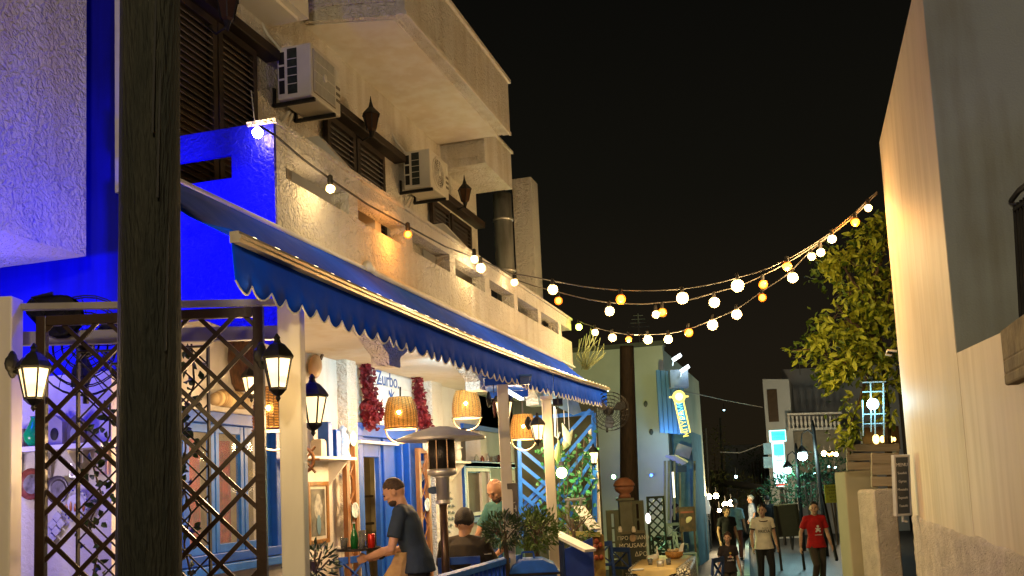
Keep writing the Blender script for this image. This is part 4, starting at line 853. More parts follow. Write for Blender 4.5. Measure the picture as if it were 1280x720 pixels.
b = B(); b.obox((q.x, q.y, .875), R*.235, F*.225, UP*.01); b.obj('band', black, t); b = B(); hp = V((q.x, q.y, 1.0))-R*.05; b.tube([hp-R*.06, hp-R*.05+UP*.06, hp+R*.05+UP*.06, hp+R*.06], .01, 6); b.obj('handle', blue, t)
# white plank ledge + blue counter board
t = thing('service_counter', 'dark blue counter panel with a sloping white plank top', 'counter', on(712, 712, D=11.5)); p_, q_ = on(685, 662, D=11.2), on(738, 688, D=10.6)
b = B(); b.bar(p_, q_, .16, .03); b.obj('plank', white, t)
a, c = on(697, 680, D=11.4), on(741, 680, D=11.4); b = B(); b.prism([(a.x, a.y, -.1), (c.x, c.y, -.1), (c.x, c.y, on(741, 672, D=11.4).z), (a.x, a.y, on(697, 690, D=11.4).z)], F*.03); b.obj('panel', mat('royal panel', (.008,.04,.30), .5), t)
for px in (692, 701): b = B(); a = on(px, 675, D=11.1); b.box(a.x-.03, a.x+.03, a.y-.03, a.y+.03, -.1, a.z); b.obj('leg', navy, t)
t = thing('barrier_frame', 'grey metal pipe frame standing behind the white plank', 'frame', on(710, 660, D=12)); b = B()
for px in (710, 726): b.tube([on(px, 622, D=12.2), on(px, 672, D=12.2)], .02, 6)
b.tube([on(706, 625, D=12.2), on(732, 624, D=12.2)], .02, 6); b.tube([on(706, 633, D=12.2), on(732, 632, D=12.2)], .015, 6); b.obj('pipe', mat('pipe grey', (.2,.2,.17)), t)
b = B(); b.bar(on(724, 634, D=12), on(744, 662, D=11.6), .14, .025); tag(b.obj('leaning_board', white), 'white board leaning against the far post', 'board')
b = B(); b.bar(on(712, 667, D=11.7), on(750, 668, D=11.7), .06, .06); tag(b.obj('yellow_beam', mat('ochre', (.42,.36,.10))), 'ochre timber lying between the plank and the far post', 'beam')
q = on(748, 690, D=11.8); t = thing('painted_stump', 'ochre and brown painted timber stump beside the counter', 'stump', (q.x, q.y, -.2)); b = B(); z1 = on(748, 668, D=11.8).z; b.obox((q.x, q.y, (z1-.2)/2), R*.07, F*.1, UP*(z1+.2)/2); b.obj('body', mat('ochre bark', (.42,.30,.06), .8, c2=(.12,.06,.02), ns=7, bump=.6, bs=20), t, bev=.02)
for i in range(6): b = B(); c_ = on(743+rnd(0,9), 676+rnd(0,22), D=11.68); b.ball(c_, (.03,.03,.035), 8, 6); b.obj('knot', mat('rust', (.28,.06,.02)), t)
# upright sign on post
q = on(640, 636, D=9.15); t = thing('upright_sign', 'small upright grey wooden sign with carved lettering on the cream post', 'sign', q); A0, A1 = on(640, 604, D=9.15), on(643, 674, D=9.15)
b = B(); b.bar(A1, A0, .095, .02, up=F); b.obj('board', mat('sign wood', (.16,.14,.12), .7, c2=(.08,.07,.06)), t, bev=.004); b = B(); b.bar(A1-R*.03, A0-R*.03, .01, .026, up=F)
text('ESTIATORIO', 'lettering', q-F*.015+R*.005, -UP+R*.04, R, .095, mat('carved pale', (.55,.52,.45)), t)
# ================================================================== TABLE WITH YELLOW CLOTH
tz = .42
TA, TB_, TC, TD = on(786, 711, Z=tz), on(862, 711, Z=tz), on(869, 695, Z=tz), on(806, 695, Z=tz)
ctr = (TA+TB_+TC+TD)/4
def chair(label, loc, rz, grp, m=navy):
    t = thing('wooden_chair', label, 'chair', loc, rz, grp); P = lambda b, n: b.obj(n, m, t, world=False, bev=.004)
    b = B(); b.box(-.2, .2, -.2, .2, .43, .46); P(b, 'seat')
    for x in (-.18, .18):
        b = B(); b.box(x-.02, x+.02, -.2, -.16, 0, .43); P(b, 'leg'); b = B(); b.box(x-.02, x+.02, .17, .21, 0, .43); P(b, 'leg')
        b = B(); b.bar((x, .19, .44), (x, .24, .92), .04, .03); P(b, 'back_post')
    b = B(); b.bar((-.2, .24, .90), (.2, .24, .90), .025, .07); P(b, 'top_rail'); b = B(); b.bar((-.17, .21, .62), (.17, .21, .62), .02, .04); P(b, 'back_rail')
    for s_ in (1, -1): b = B(); b.bar((-.16*s_, .222, .64), (.16*s_, .236, .88), .015, .03, (0,1,0)); P(b, 'cross_slat')
    for z in (.2, .3): b = B(); b.bar((-.18, -.18, z), (-.18, .19, z), .015, .02); b.bar((.18, -.18, z), (.18, .19, z), .015, .02); P(b, 'stretcher')
    return t
t = thing('dining_table', 'outdoor table hidden under the yellow and patterned cloths', 'table', (ctr.x, ctr.y, gz(ctr.y)))
b = B(); b.prism([TA, TB_, TC, TD], UP*-.03); b.obj('tabletop', wood, t)
for p in (TA, TB_, TC, TD):
    p = p.lerp(ctr, .1); b = B(); b.box(p.x-.03, p.x+.03, p.y-.03, p.y+.03, gz(p.y), tz-.03); b.obj('leg', wood_dk, t)
def cloth(name, pts, z, drop, m, label, wave=.03, corner=None):
    b = B(); n = 10; ring = []
    for i in range(4):
        a, c = pts[i], pts[(i+1) % 4]
        for k in range(n): ring.append((a.lerp(c, k/n), i, k))
    cc = sum(pts, V())/4; N_ = len(ring); vs = []
    for lev in range(5):
        for j, (p, i, k) in enumerate(ring):
            o_ = nrm((p-cc).xy.to_3d()); dr = drop*(lev/4); ww = wave*math.sin(j*1.55)*(lev/4)
            if corner: dr *= (1+corner*math.cos(k/n*2*math.pi))
            vs.append(V((p.x, p.y, z))+o_*(.012+ww+.03*lev/4)-UP*dr)
    fs = [(l*N_+j, (l+1)*N_+j, (l+1)*N_+(j+1) % N_, l*N_+(j+1) % N_) for l in range(4) for j in range(N_)]+[tuple(range(N_))]
    b.add(vs, fs); return tag(b.obj(name, m, smooth=True), label, 'tablecloth')
pat = bpy.data.materials.new('patterned cloth'); pat.use_nodes = True; N = pat.node_tree.nodes; L = pat.node_tree.links; vo = N.new('ShaderNodeTexVoronoi'); vo.feature = 'DISTANCE_TO_EDGE'; vo.inputs['Scale'].default_value = 22; tcn = N.new('ShaderNodeTexCoord'); L.new(tcn.outputs['Object'], vo.inputs[0]); rp = N.new('ShaderNodeValToRGB'); rp.color_ramp.interpolation = 'CONSTANT'; rp.color_ramp.elements[0].color = (.02,.02,.02,1); rp.color_ramp.elements[1].position = .12; rp.color_ramp.elements[1].color = (.7,.66,.52,1); L.new(vo.outputs['Distance'], rp.inputs[0]); L.new(rp.outputs[0], N['Principled BSDF'].inputs['Base Color'])
cloth('patterned_tablecloth', [TA, TB_, TC, TD], tz+.003, .34, pat, 'black and white patterned cloth draped under the yellow one')
mid = lambda a, c: a.lerp(c, .5)
ycl = mat('yellow cloth', (.68, .50, .22), .8, c2=(.60,.43,.18), ns=3)
cloth('yellow_tablecloth', [p.lerp(ctr, -.01) for p in (mid(TA, TB_).lerp(TA, .86), mid(TA, TB_).lerp(TB_, .55), mid(TC, TD).lerp(TC, .86), mid(TC, TD).lerp(TD, .9))], tz+.010, .13, ycl, 'yellow cloth laid over the patterned tablecloth in the lane', wave=.015, corner=-.5)
def tp(px, py): return on(px, py, Z=tz+.012)
q = tp(843, 698); t = thing('bread_basket', 'round basket with bread and white napkin on the yellow cloth', 'basket', q); b = B(); b.lathe([(.09,0), (.13,.03), (.15,.11), (.14,.11), (.12,.03)], q, 20); b.obj('body', wicker, t, smooth=True)
for k in range(6): b = B(); b.ball(q+V((rnd(-.08,.08), rnd(-.08,.08), .11+rnd(0,.02))), (.05,.04,.03), 8, 6, Matrix.Rotation(k, 3, 'Z')); b.obj('bread', mat('bread', (.6,.42,.2)), t, smooth=True)
b = B(); b.prism([q+R*.06+UP*.08, q+R*.14+UP*.09, q+R*.17+UP*.24, q+R*.12+UP*.22], F*.02); b.obj('napkin', white, t)
for k, (px, py, h_, r_, lb) in enumerate(((822, 699, .2, .022, 'white oil cruet standing on the yellow cloth'), (813, 706, .09, .04, 'clear glass at the near edge of the yellow cloth'), (836, 706, .09, .04, 'clear glass right of the metal tin on the cloth'), (797, 713, .02, .10, 'small white plate at the near left of the table'), (826, 708, .08, .06, 'small grey tin holding cutlery on the yellow cloth'), (815, 700, .03, .09, 'crumpled white napkins beside the oil cruet'))):
    q = tp(px, py); b = B()
    if h_ > .15: b.lathe([(r_, 0), (r_*1.2, .08), (r_*.5, .13), (r_*.4, h_)], q, 10)
    elif k == 5: b.ball(q+UP*.03, (.09, .06, .05), 9, 6); b.ball(q+UP*.05+R*.05, (.06, .04, .045), 7, 5)
    else: b.lathe([(r_*.8, 0), (r_, h_), (r_*.92, h_), (r_*.7, .006)], q, 14)
    tag(b.obj(('oil_cruet','drinking_glass','drinking_glass','side_plate','cutlery_tin','napkins')[k], (white, mat('clear glass', (.85,.88,.85), .08, trans=.85), mat('clear glass', (.85,.88,.85)), white, steel, white)[k], smooth=True), lb, ('cruet','glass','glass','plate','tin','napkin')[k])
def chr_(px, ytop, D, rz, label, m=navy, grp='navy chairs around the yellow clothed table'):
    q = on(px, ytop, D=D); return chair(label, (q.x, q.y, q.z-.93), rz, grp, m)
chr_(762, 678, 13.3, .8, 'navy chair nearest the ochre stump', grp='navy chairs around the yellow clothed table')
chr_(787, 683, 15.2, 2.6, 'navy chair before the chalk menu board')
chr_(878, 697, 14.2, -1.9, 'navy chair right of the patterned tablecloth')
grayc = mat('grey chair paint', (.16,.18,.18), .5)
chr_(846, 654, 23, .4, 'grey chair below the food poster at the lane side', grayc, 'grey chairs by the food poster'); chr_(856, 664, 22, 1.9, 'second grey chair beside the kerb, nearer the lane', grayc, 'grey chairs by the food poster')
chr_(840, 668, 19.5, 2.2, 'black chair between the green lattice and the table', black, 'dark chairs behind the table'); chr_(830, 672, 18.5, .3, 'black chair next to the small white lamp', black, 'dark chairs behind the table')
# terrace chairs
chb = mat('royal chair', (.012,.07,.36), .45)
q = on(572, 688, D=9.5); chair('royal blue chair the seated man sits on', (q.x, q.y, .1), math.atan2(-F.y,-F.x)-math.pi/2+.1, 'royal blue terrace chairs', chb)
q = on(622, 676, D=10.6); chair('royal blue chair behind the small table, beside the bald man', (q.x, q.y, .1), math.atan2(F.y,F.x)-math.pi/2+2.6, 'royal blue terrace chairs', chb)
q = on(462, 690, D=10.0); chair('royal blue chair by the doorway behind the waiter tray', (q.x, q.y, .1), 1.2, 'royal blue terrace chairs', chb)
q = on(425, 705, D=9.0); chair('royal blue chair in front of the near door trellis', (q.x, q.y, .1), 2.0, 'royal blue terrace chairs', chb)
def small_table(px, D, label, clothc, r_=.36):
    q = on(px, 700, D=D); t = thing('terrace_table', label, 'table', (q.x, q.y, .1), 0, 'small terrace tables'); b = B(); b.obox((q.x, q.y, .83), R*r_, F*r_, UP*.015); b.obj('tabletop', clothc, t, bev=.01)
    b = B(); b.tube([(q.x, q.y, .12), (q.x, q.y, .82)], .03, 8); b.obox((q.x, q.y, .115), R*.25, F*.25, UP*.015); b.obj('pedestal', black, t); return q
small_table(636, 10.0, 'small terrace table in front of the seated man', mat('table check', (.6,.55,.42), .6, c2=(.15,.1,.05), ns=14)); small_table(455, 8.6, 'small terrace table with pale top under the waiter tray', cream)
# ================================================================== GATES, CHALKBOARD, URN, GREEN LATTICE
gm = mat('olive gate', (.10,.11,.06), .6)
def gate(px0, px1, py0, D, label, rows=3, cols=3):
    a, c = on(px0, py0, D=D), on(px1, py0, D=D); t = thing('garden_gate', label, 'gate', (a.x, a.y, gz(a.y)), group='dark wooden gates behind the chalk board'); W_ = (c-a).length; ux = nrm((c-a).xy.to_3d()); H = a.z-gz(a.y); o = V((a.x, a.y, gz(a.y)))
    pt = lambda u, v: o+ux*u+UP*v
    for u in (.03, W_-.03): b = B(); b.bar(pt(u, 0), pt(u, H), .06, .04, F); b.obj('stile', gm, t)
    for v in (H-.03, H*.5, .05): b = B(); b.bar(pt(.06, v), pt(W_-.06, v), .035, .06); b.obj('rail', gm, t)
    for i in range(1, cols): b = B(); b.bar(pt(W_*i/cols, H*.53), pt(W_*i/cols, H-.06), .03, .025, F); b.obj('bar', gm, t)
    for i in range(1, rows): b = B(); v = H*.5+H*.46*i/rows; b.bar(pt(.06, v), pt(W_-.06, v), .02, .03); b.obj('bar', gm, t)
    b = B(); b.obox(pt(W_/2, H*.27), ux*(W_/2-.06), F*.01, UP*(H*.2)); b.obj('panel', gm, t)
gate(757, 773, 638, 16.5, 'dark slatted gate leaf left of the square pillar'); gate(788, 804, 626, 17.0, 'dark slatted gate leaf right of the square pillar')
a = on(781, 624, D=16.8); t = thing('gate_pillar', 'square olive wooden pillar carrying the terracotta urn', 'pillar', (a.x, a.y, -.3)); b = B(); b.obox((a.x, a.y, (a.z-.3)/2), R*.11, F*.11, UP*(a.z+.3)/2); b.obj('shaft', mat('pillar olive', (.13,.13,.08)), t, bev=.01); b = B(); b.obox((a.x, a.y, a.z), R*.14, F*.14, UP*.02); b.obj('cap', mat('pillar olive', (.13,.13,.08)), t)
t = thing('terracotta_urn', 'large terracotta urn with domed lid on the square pillar', 'urn', (a.x, a.y, a.z)); b = B(); b.lathe([(.11,.02), (.10,.07), (.08,.09), (.15,.14), (.17,.2), (.155,.22)], a, 20); b.obj('bowl', mat('terracotta', (.3,.12,.06), .7), t, smooth=True); b = B(); b.lathe([(.18,.22), (.185,.25), (.15,.31), (.08,.36), (.02,.37)], a, 20); b.obj('lid', mat('terracotta', (.3,.12,.06)), t, smooth=True)
# chalkboard
a, c = on(776, 668, D=15.8), on(806, 666, D=15.8); t = thing('chalk_menu_board', 'dark chalk menu board listing dishes in pale capitals', 'menu board', (a.x, a.y, gz(a.y))); m_ = (a+c)/2; H = 1.15; zc = a.z-H/2+.05
b = B(); b.obox((m_.x, m_.y, zc), (c-a)/2*1.06, F*.02, UP*H/2); b.obj('frame', mat('board frame', (.12,.11,.06)), t); b = B(); b.obox(V((m_.x, m_.y, zc))-F*.022, (c-a)/2*.96, F*.003, UP*H*.46); b.obj('slate', mat('slate', (.035,.04,.025), .7), t)
ck = mat('chalk', (.62,.58,.45), .9)
for s_, dx, dz, sz_ in (('ΠΡΟ   ΤΙΑΝΘ', 0, .46, .085), ('MOUSAKA', 0, .34, .10), ('   ΔΡΟ', .07, .20, .10), ('ΧΑΛΛ', .05, .02, .08), ('ΣΑΛ', -.08, -.12, .08)):
    text(s_, 'lettering', V((m_.x+R.x*dx, m_.y+R.y*dx, zc+dz))-F*.028, R, UP, sz_, ck, t)
q = V((m_.x, m_.y, zc+.46))-F*.03-R*.01; b = B(); b.lathe([(.001,0), (.05,.0), (.05,.02), (.001,.02)], q, 18, Matrix((R, UP*1.2, -F)).transposed()); b.obj('oval_badge', mat('badge tan', (.35,.25,.15)), t)
for px in (775, 792): b = B(); q = on(px, 662, D=15.7); b.lathe([(.03,-.04), (.035,.0), (.02,.05)], q, 10); tag(b.obj('light_cup', cream), 'small pale cup lamp on the %s top corner of the chalk menu board' % ('left' if px < 780 else 'right'), 'lamp')
lattice('dark green diamond lattice lit green from behind, right of the wooden pole', (809, 829, 622), 18.5, .16, .03, mat('lattice green', (.03,.05,.02)), fw=.04, zb=.0)
q = on(818, 672, D=18.9); light('green_lamp', q, 22, (.1, 1, .45), .15)
b = B(); q = on(810, 648, D=16); b.ball(q, (.045,.04,.085), 10, 8); tag(b.obj('paper_lantern', mat('lantern white', (1,1,1), emit=(1,.85,.85), es=2.2), smooth=True), 'small oval white lamp beside the green lattice', 'lamp')
# mid utility pole
a, c = on(787, 626, D=17.6), on(783.5, 436, D=17.6); t = thing('street_pole', 'dark wooden utility pole rising beside the pale end wall', 'utility pole', (a.x, a.y, gz(a.y))); b = B(); b.tube([(a.x+.02, a.y, -.4), a, c, c+(c-a)*.02], [.17, .17, .125, .12], 14); b.obj('shaft', mat('pole dark', (.045,.028,.015), .8, c2=(.02,.013,.008), stretch=(5,5,1), bump=.5, bs=15), t, smooth=True)
b = B(); q = on(780, 440, D=17.6); b.tube([q, q-R*.04+UP*.0], .03, 6); b.obj('insulator', black, t)
# coloured party bulbs
for px, py, nm, cc in ((767, 596, 'green', (.35,1,.4)), (783, 591, 'small blue', (.3,.6,1)), (785, 602, 'yellow', (1,.85,.3)), (814, 594, 'deep blue', (.03,.10,1))):
    q = on(px, py, D=24.1 if nm == 'deep blue' else 20.5); b = B(); b.ball(q, .045 if nm != 'deep blue' else .035); tag(b.obj('party_bulb', mat('party '+nm, cc, emit=cc, es=12), smooth=True), nm+' party bulb strung before the pale end wall', 'bulb', 'coloured party bulbs'); light('party_light', q-F*.1+F*0, (110 if nm == 'green' else 14 if nm == 'deep blue' else 330 if nm == 'yellow' else 3), cc, .05)
# ================================================================== PALE END WALL BUILDING (far left)
XE, YE = -3.2, 24.9
fb_ = thing('corner_building', 'olive lit two storey building with blue shuttered balcony and vertical sign', 'building', (XE-4, YE+3, -.5))
wallo = mat('olive plaster', (.54,.54,.42), .85, c2=(.46,.46,.35), ns=1.2, bump=.25, bs=12); XE = on(836, 560, Y=YE).x
zt = on(800, 434, Y=YE).z
b = B(); b.box(XE-9, XE, YE, YE+.3, -.6, zt); b.box(XE-.3, XE-.002, YE+.3, YE+9, -.6, zt-.1); fb_w = b.obj('wall', wallo, fb_)
b = B(); b.box(XE-9, XE+.05, YE-.05, YE+.32, zt, zt+.12); b.obj('coping', mat('olive dark2', (.1,.1,.07)), fb_)
bb = mat('balcony blue lit', (.12,.26,.44), .5, c2=(.06,.18,.36), ns=3, stretch=(6,6,.4))
q0, q1, z0, z1 = on(822, 500, D=24.5), on(856, 500, D=24.5), on(830, 541, D=24.5).z, on(830, 462, D=24.5).z
for k in range(6):
    f0 = k/6; c_ = q0.lerp(q1, f0+.08); b = B(); b.obox((c_.x, c_.y, (z0+z1)/2-.05*k*.3), R*.05, F*.05, UP*(z1-z0)/2); b.obj('balcony_board', bb, fb_)
b = B(); q = on(848, 474, D=24.2); b.obox(q, R*.22, F*.15, UP*.22); b.obj('balcony_canopy', mat('canopy grey', (.25,.3,.36)), fb_)
b = B(); a = on(846, 560, D=25.5); b.box(a.x-.1, a.x+.4, a.y-.1, a.y+2.5, -.6, 2.9); b.obj('porch_wall', mat('aqua plaster', (.14,.27,.30), .8), fb_)
b = B(); b.bar(on(845, 561, D=25), on(863, 567, D=25), .1, .3); b.obj('porch_band', mat('band tan', (.62,.5,.32)), fb_)
b = B(); b.prism([on(832, 571, D=24.2), on(845, 570, D=23.0), on(860, 578, D=23.0), on(852, 582, D=24.2)], UP*.03); b.obj('canopy', white, fb_); b = B(); b.bar(on(846, 586, D=23.4), on(858, 586, D=23.4), .05, .16); b.obj('valance', navy, fb_)
for px in (831, 836, 843, 850, 868): b = B(); b.bar(on(px, 576, D=24), (on(px, 650, D=24)), .05, .05, F); b.obj('porch_post', mat('porch grey', (.22,.23,.2)), fb_)
b = B(); b.obox(on(856, 612, D=26), R*.2, F*.05, UP*.75); b.obj('blue_door', mat('aqua door', (.16,.36,.46)), fb_, bev=.02)
b = B(); b.bar(on(841, 590, D=23.6), on(843, 622, D=23.6), .04, .04, F); b.obj('tube_light', mat('tube warm', (1,1,1), emit=(1,.85,.6), es=2), fb_)
for px, py in ((807, 505), (814, 540)): b = B(); q = on(px, py, Y=YE-.03); b.ball(q, (.05,.03,.08), 8, 6); b.obj('wall_box', mat('olive dark2', (.1,.1,.07)), fb_)
# dormer lamps
for px, py in ((846, 447), (856, 461)):
    q = on(px, py, D=24); t = thing('dish_floodlight', ('upper' if px < 850 else 'lower')+' white floodlight on the bracket above the blue balcony', 'floodlight', q, group='white floodlights over the blue balcony'); b = B(); b.obox(q, R*.10+UP*.06, F*.05, UP*.04-R*.02); b.obj('housing', mat('flood glow', (1,1,1), emit=(.85,.93,1), es=4), t); b = B(); b.tube([q-R*.08, q-R*.12-UP*.2], .02, 6); b.obj('bracket', steel, t); light('roof_flood', q-F*.2-UP*.1, 4, (.5,.75,1), .1)
light('balcony_wash', on(838, 545, D=24.0), 16, (.25,.55,1), .1)
# vertical lit sign
q = on(851, 516, D=23.6); t = thing('vertical_lit_sign', 'narrow vertical yellow and blue lit sign with round emblem on top', 'sign', q); A1, A0 = on(857, 541, D=23.6), on(848, 499, D=23.6); dv = nrm(A0-A1)
sy = mat('sign yellow lit', (1,.8,.3), emit=(1,.72,.15), es=1.5); sw_ = mat('sign pale lit', (.8,.9,1), emit=(.75,.9,.85), es=1.1); sd = mat('sign blue dark', (.02,.1,.2), emit=(.02,.25,.45), es=.8)
b = B(); b.bar(A1, A0, .19, .03, F); b.obj('panel', sd, t)
for s_ in (-1, 1): b = B(); b.bar(A1+R*.105*s_-F*.03, A0+R*.105*s_-F*.03, .028, .03, F); b.obj('edge_strip', sy, t)
text('ΜΠΥΡΑ', 'lettering', A1.lerp(A0, .27)-F*.03, dv, -R, .18, mat('letter yellow', (1,.8,.2), emit=(1,.7,.1), es=2), t); text('ΔΕΜΟΣ', 'lettering', A1.lerp(A0, .75)-F*.03, dv, -R, .175, mat('letter cyan', (.2,.8,1), emit=(.2,.75,1), es=1.6), t)
q = on(848.5, 496, D=23.55); b = B(); b.lathe([(.10,0), (.155,0), (.155,.04), (.10,.04)], q, 20, Matrix((R, UP, -F)).transposed()); b.obj('emblem_ring', sy, t); b = B(); b.lathe([(.001,0), (.09,0), (.09,.05), (.001,.05)], q, 20, Matrix((R, UP, -F)).transposed()); b.obj('emblem_disc', sw_, t)
for s_ in (-1, 1): b = B(); b.bar(q+R*.15*s_, q+R*.23*s_, .03, .04); b.obj('emblem_wing', sy, t)
# cable across to the right
b = B(); b.tube([on(837, 485, D=24), on(860, 490, D=25), on(905, 500, D=30), on(953, 509, D=38)], .012, 5); tag(b.obj('overhead_cable', mat('cable pale', (.35,.33,.28))), 'pale overhead cable from the blue balcony to the far grey house', 'cable')
b = B(); b.tube([on(900, 565, D=38), on(925, 566, D=38), on(960, 553, D=38)], .02, 5); tag(b.obj('overhead_cable', mat('cable pale', (.35,.33,.28))), 'sagging overhead cable left of the cyan lit sign', 'cable')
# poster stand
a, c = on(848, 634, D=22.5), on(868, 633, D=22.5); t = thing('food_poster_stand', 'dark framed food poster standing by the grey chairs', 'poster', (a.x, a.y, gz(a.y))); m_ = (a+c)/2; b = B(); b.obox(m_-UP*.28, (c-a)/2, F*.03, UP*.28); b.obj('frame', wood_dk, t); b = B(); b.obox(m_-UP*.28-F*.035, (c-a)/2*.85, F*.003, UP*.23); b.obj('print', mat('poster dark', (.10,.05,.03), .5, c2=(.03,.02,.015), ns=8), t)
b = B(); b.ball(m_-UP*.3-F*.04, (.12,.01,.06), 10, 6, Matrix.Rotation(-.5, 3, 'Y')); b.obj('printed_dish', mat('dish', (.45,.33,.2)), t); b = B(); b.bar(m_-UP*.12-F*.04-(c-a)*.4, m_-UP*.12-F*.04+(c-a)*.4, .01, .04); b.obj('printed_band', mat('band red', (.25,.06,.04)), t)
for s_ in (-.4, .4): b = B(); q = m_+(c-a)*s_; b.bar((q.x, q.y, gz(q.y)), (q.x, q.y, m_.z-.55), .04, .04, F); b.obj('leg', wood_dk, t)
# closed parasols / candles near the standing man
for px, py, D in ((876.5, 605, 30), (873, 618, 31), (883, 618, 31)):
    a, c = on(px, py, D=D), on(px+.6, py+24, D=D); t = thing('closed_parasol', ('tall' if px == 876.5 else 'left short' if px == 873 else 'right short')+' closed white parasol behind the standing man', 'parasol', (a.x, a.y, gz(a.y)), group='closed white parasols'); b = B(); b.tube([c, c.lerp(a, .35), a], [.10, .12, .02], 10); b.obj('canopy', mat('parasol white', (.75,.72,.65), emit=(1,.9,.7), es=.25), t, smooth=True); b = B(); b.tube([(c.x, c.y, gz(c.y)), c], .03, 6); b.obj('pole', steel, t)
# ================================================================== FAR STREET
def farbox(px0, px1, py0, D, zb, name, label, m, dep=6):
    a, c = on(px0, py0, D=D), on(px1, py0, D=D); t = thing(name, label, 'building', (a.x, a.y, zb)); z = a.z; b = B(); b.prism([(a.x, a.y, zb), (c.x, c.y, zb), (c.x, c.y, z), (a.x, a.y, z)], V((0, dep, 0))); b.obj('wall', m, t); return t
gf = mat('far grey wall', (.46,.47,.50), .85, c2=(.40,.41,.44), ns=.6)
DB = 40
t = farbox(976, 1120, 462, DB+3, -1, 'far_grey_house', 'grey flat roofed house with white balustrade behind the tree', gf)
b = B(); b.prism([on(953, 474, D=DB), on(986, 474, D=DB), (on(986, 474, D=DB).x, on(986, 474, D=DB).y, -1), (on(953, 474, D=DB).x, on(953, 474, D=DB).y, -1)], V((.3,8,0))); b.obj('wing', mat('far pale', (.60,.63,.62), .8, c2=(.5,.53,.53), ns=.7), t)
b = B(); b.obox(on(966, 507, D=DB-.05), R*.26, F*.05, UP*.72); w = b.obj('window', mat('far frame', (.32,.34,.34)), t); b = B(); b.obox(on(966, 507, D=DB-.12), R*.2, F*.03, UP*.66); b.obj('pane', mat('far pane', (.10,.07,.045), .3), w)
b = B(); b.bar(on(984, 537, D=DB-.4), on(1052, 535, D=DB-.4), .12, .10); b.obj('balcony_edge', mat('far pale', (.5,.5,.5)), t); b = B(); b.bar(on(984, 518, D=DB-.4), on(1052, 516, D=DB-.4), .10, .08); b.obj('handrail', white, t)
blm = None
for i in range(13):
    q = on(986+i*5.2, 528, D=DB-.4); 
    if blm is None:
        b = B(); b.lathe([(.05,-.28), (.05,-.22), (.03,-.18), (.07,-.05), (.03,.12), (.05,.2), (.05,.26)], (0,0,0), 8); blm = b.mesh('baluster', True); blm.materials.append(white)
    o = bpy.data.objects.new('baluster', blm); COL.objects.link(o); o.parent = t; o.matrix_parent_inverse = WM(t).inverted(); o.location = q
b = B(); b.obox(on(1018, 565, D=DB+1), R*1.3, F*.9, UP*.85); b.obj('ground_storey', mat('far beige', (.34,.31,.24), .8), t)
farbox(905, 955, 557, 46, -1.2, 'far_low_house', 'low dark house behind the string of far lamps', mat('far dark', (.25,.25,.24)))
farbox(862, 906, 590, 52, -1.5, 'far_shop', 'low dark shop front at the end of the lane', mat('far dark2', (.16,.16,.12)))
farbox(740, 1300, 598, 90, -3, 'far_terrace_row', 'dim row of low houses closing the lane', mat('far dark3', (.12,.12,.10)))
b = B(); b.prism([on(905, 600, D=40), on(958, 606, D=36), on(960, 612, D=36), on(905, 606, D=40)], F*3); tag(b.obj('shop_canopy', mat('canopy dark', (.06,.055,.05))), 'dark flat shop canopy over the white haired passer-by', 'canopy')
for px, D_, lb in ((1000, 42, 'thin roof aerial standing on the grey house near the wing'), (800, 26, 'thin roof aerial standing on the corner building behind the dark pole')):
    a = on(px, 463 if px > 900 else 434, D=D_); b = B(); b.tube([a-UP*.2, a+UP*.9], .014, 5); [b.tube([a+UP*(.55+.1*k)-R*(.28-.05*k), a+UP*(.55+.1*k)+R*(.28-.05*k)], .008, 4) for k in range(4)]; tag(b.obj('roof_aerial', steel), lb, 'aerial')
# cyan sign board
q = on(973, 579, D=34); t = thing('cyan_sign', 'tall cyan and white illuminated sign box on the lane', 'sign', (q.x, q.y, -.6)); A0, A1 = on(972, 553, D=34), on(976, 608, D=34)
cl = mat('sign white lit', (.8,1,1), emit=(.42,.95,.92), es=1.9); ct = mat('sign cyan lit', (.1,.9,.9), emit=(.05,.80,.75), es=1.1)
b = B(); b.bar(A1, A0, .40, .12, F); b.obj('panel', cl, t); b = B(); b.bar(A0-UP*.45-F*.07, A0-UP*.06-F*.07, .34, .02, F); b.obj('cyan_band', ct, t); b = B(); b.bar(A1+UP*.02-F*.08, A1+UP*.09-F*.08, .46, .03, F); b.obj('red_band', mat('sign red', (1,.1,.05), emit=(1,.06,.04), es=1.5), t)
b = B(); hq = on(972, 545, D=33.9); b.obox(hq, R*.27, F*.07, UP*.2); b.obj('head_box', cl, t); b = B(); b.obox(hq-F*.075, R*.235, F*.01, UP*.16); b.obj('head_panel', ct, t)
for dz, s_ in ((.05, 'ΣΟΥΒΛΑΚΙ'), (-.07, 'ΓΥΡΟΣ')): text(s_, 'lettering', hq-F*.09+UP*dz, R, UP, .09, mat('sign ink', (.02,.25,.25)), t)
for k, s_ in enumerate(('ΓΥΡΟΣ', 'ΠΙΤΑ', 'GRILL', 'MENU')): text(s_, 'lettering', A0.lerp(A1, .12+.1*k)-F*.085, R, UP, .10, mat('sign ink2', (.02,.45,.45)), t)
b = B(); b.tube([(A1.x, A1.y, -.7), A1], .05, 8); b.obj('post', black, t)
for px, py in ((960, 561), (960, 578)): b = B(); q = on(px, py, D=35.5); b.obox(q, R*.16, F*.03, UP*.2); tag(b.obj('wall_notice', mat('notice', (.35,.5,.55), emit=(.3,.5,.55), es=.12)), ('upper' if py < 570 else 'lower')+' pale notice left of the cyan sign', 'notice')
light('sign_light', on(973, 560, D=33), 45, (.4,1,.95), .3)
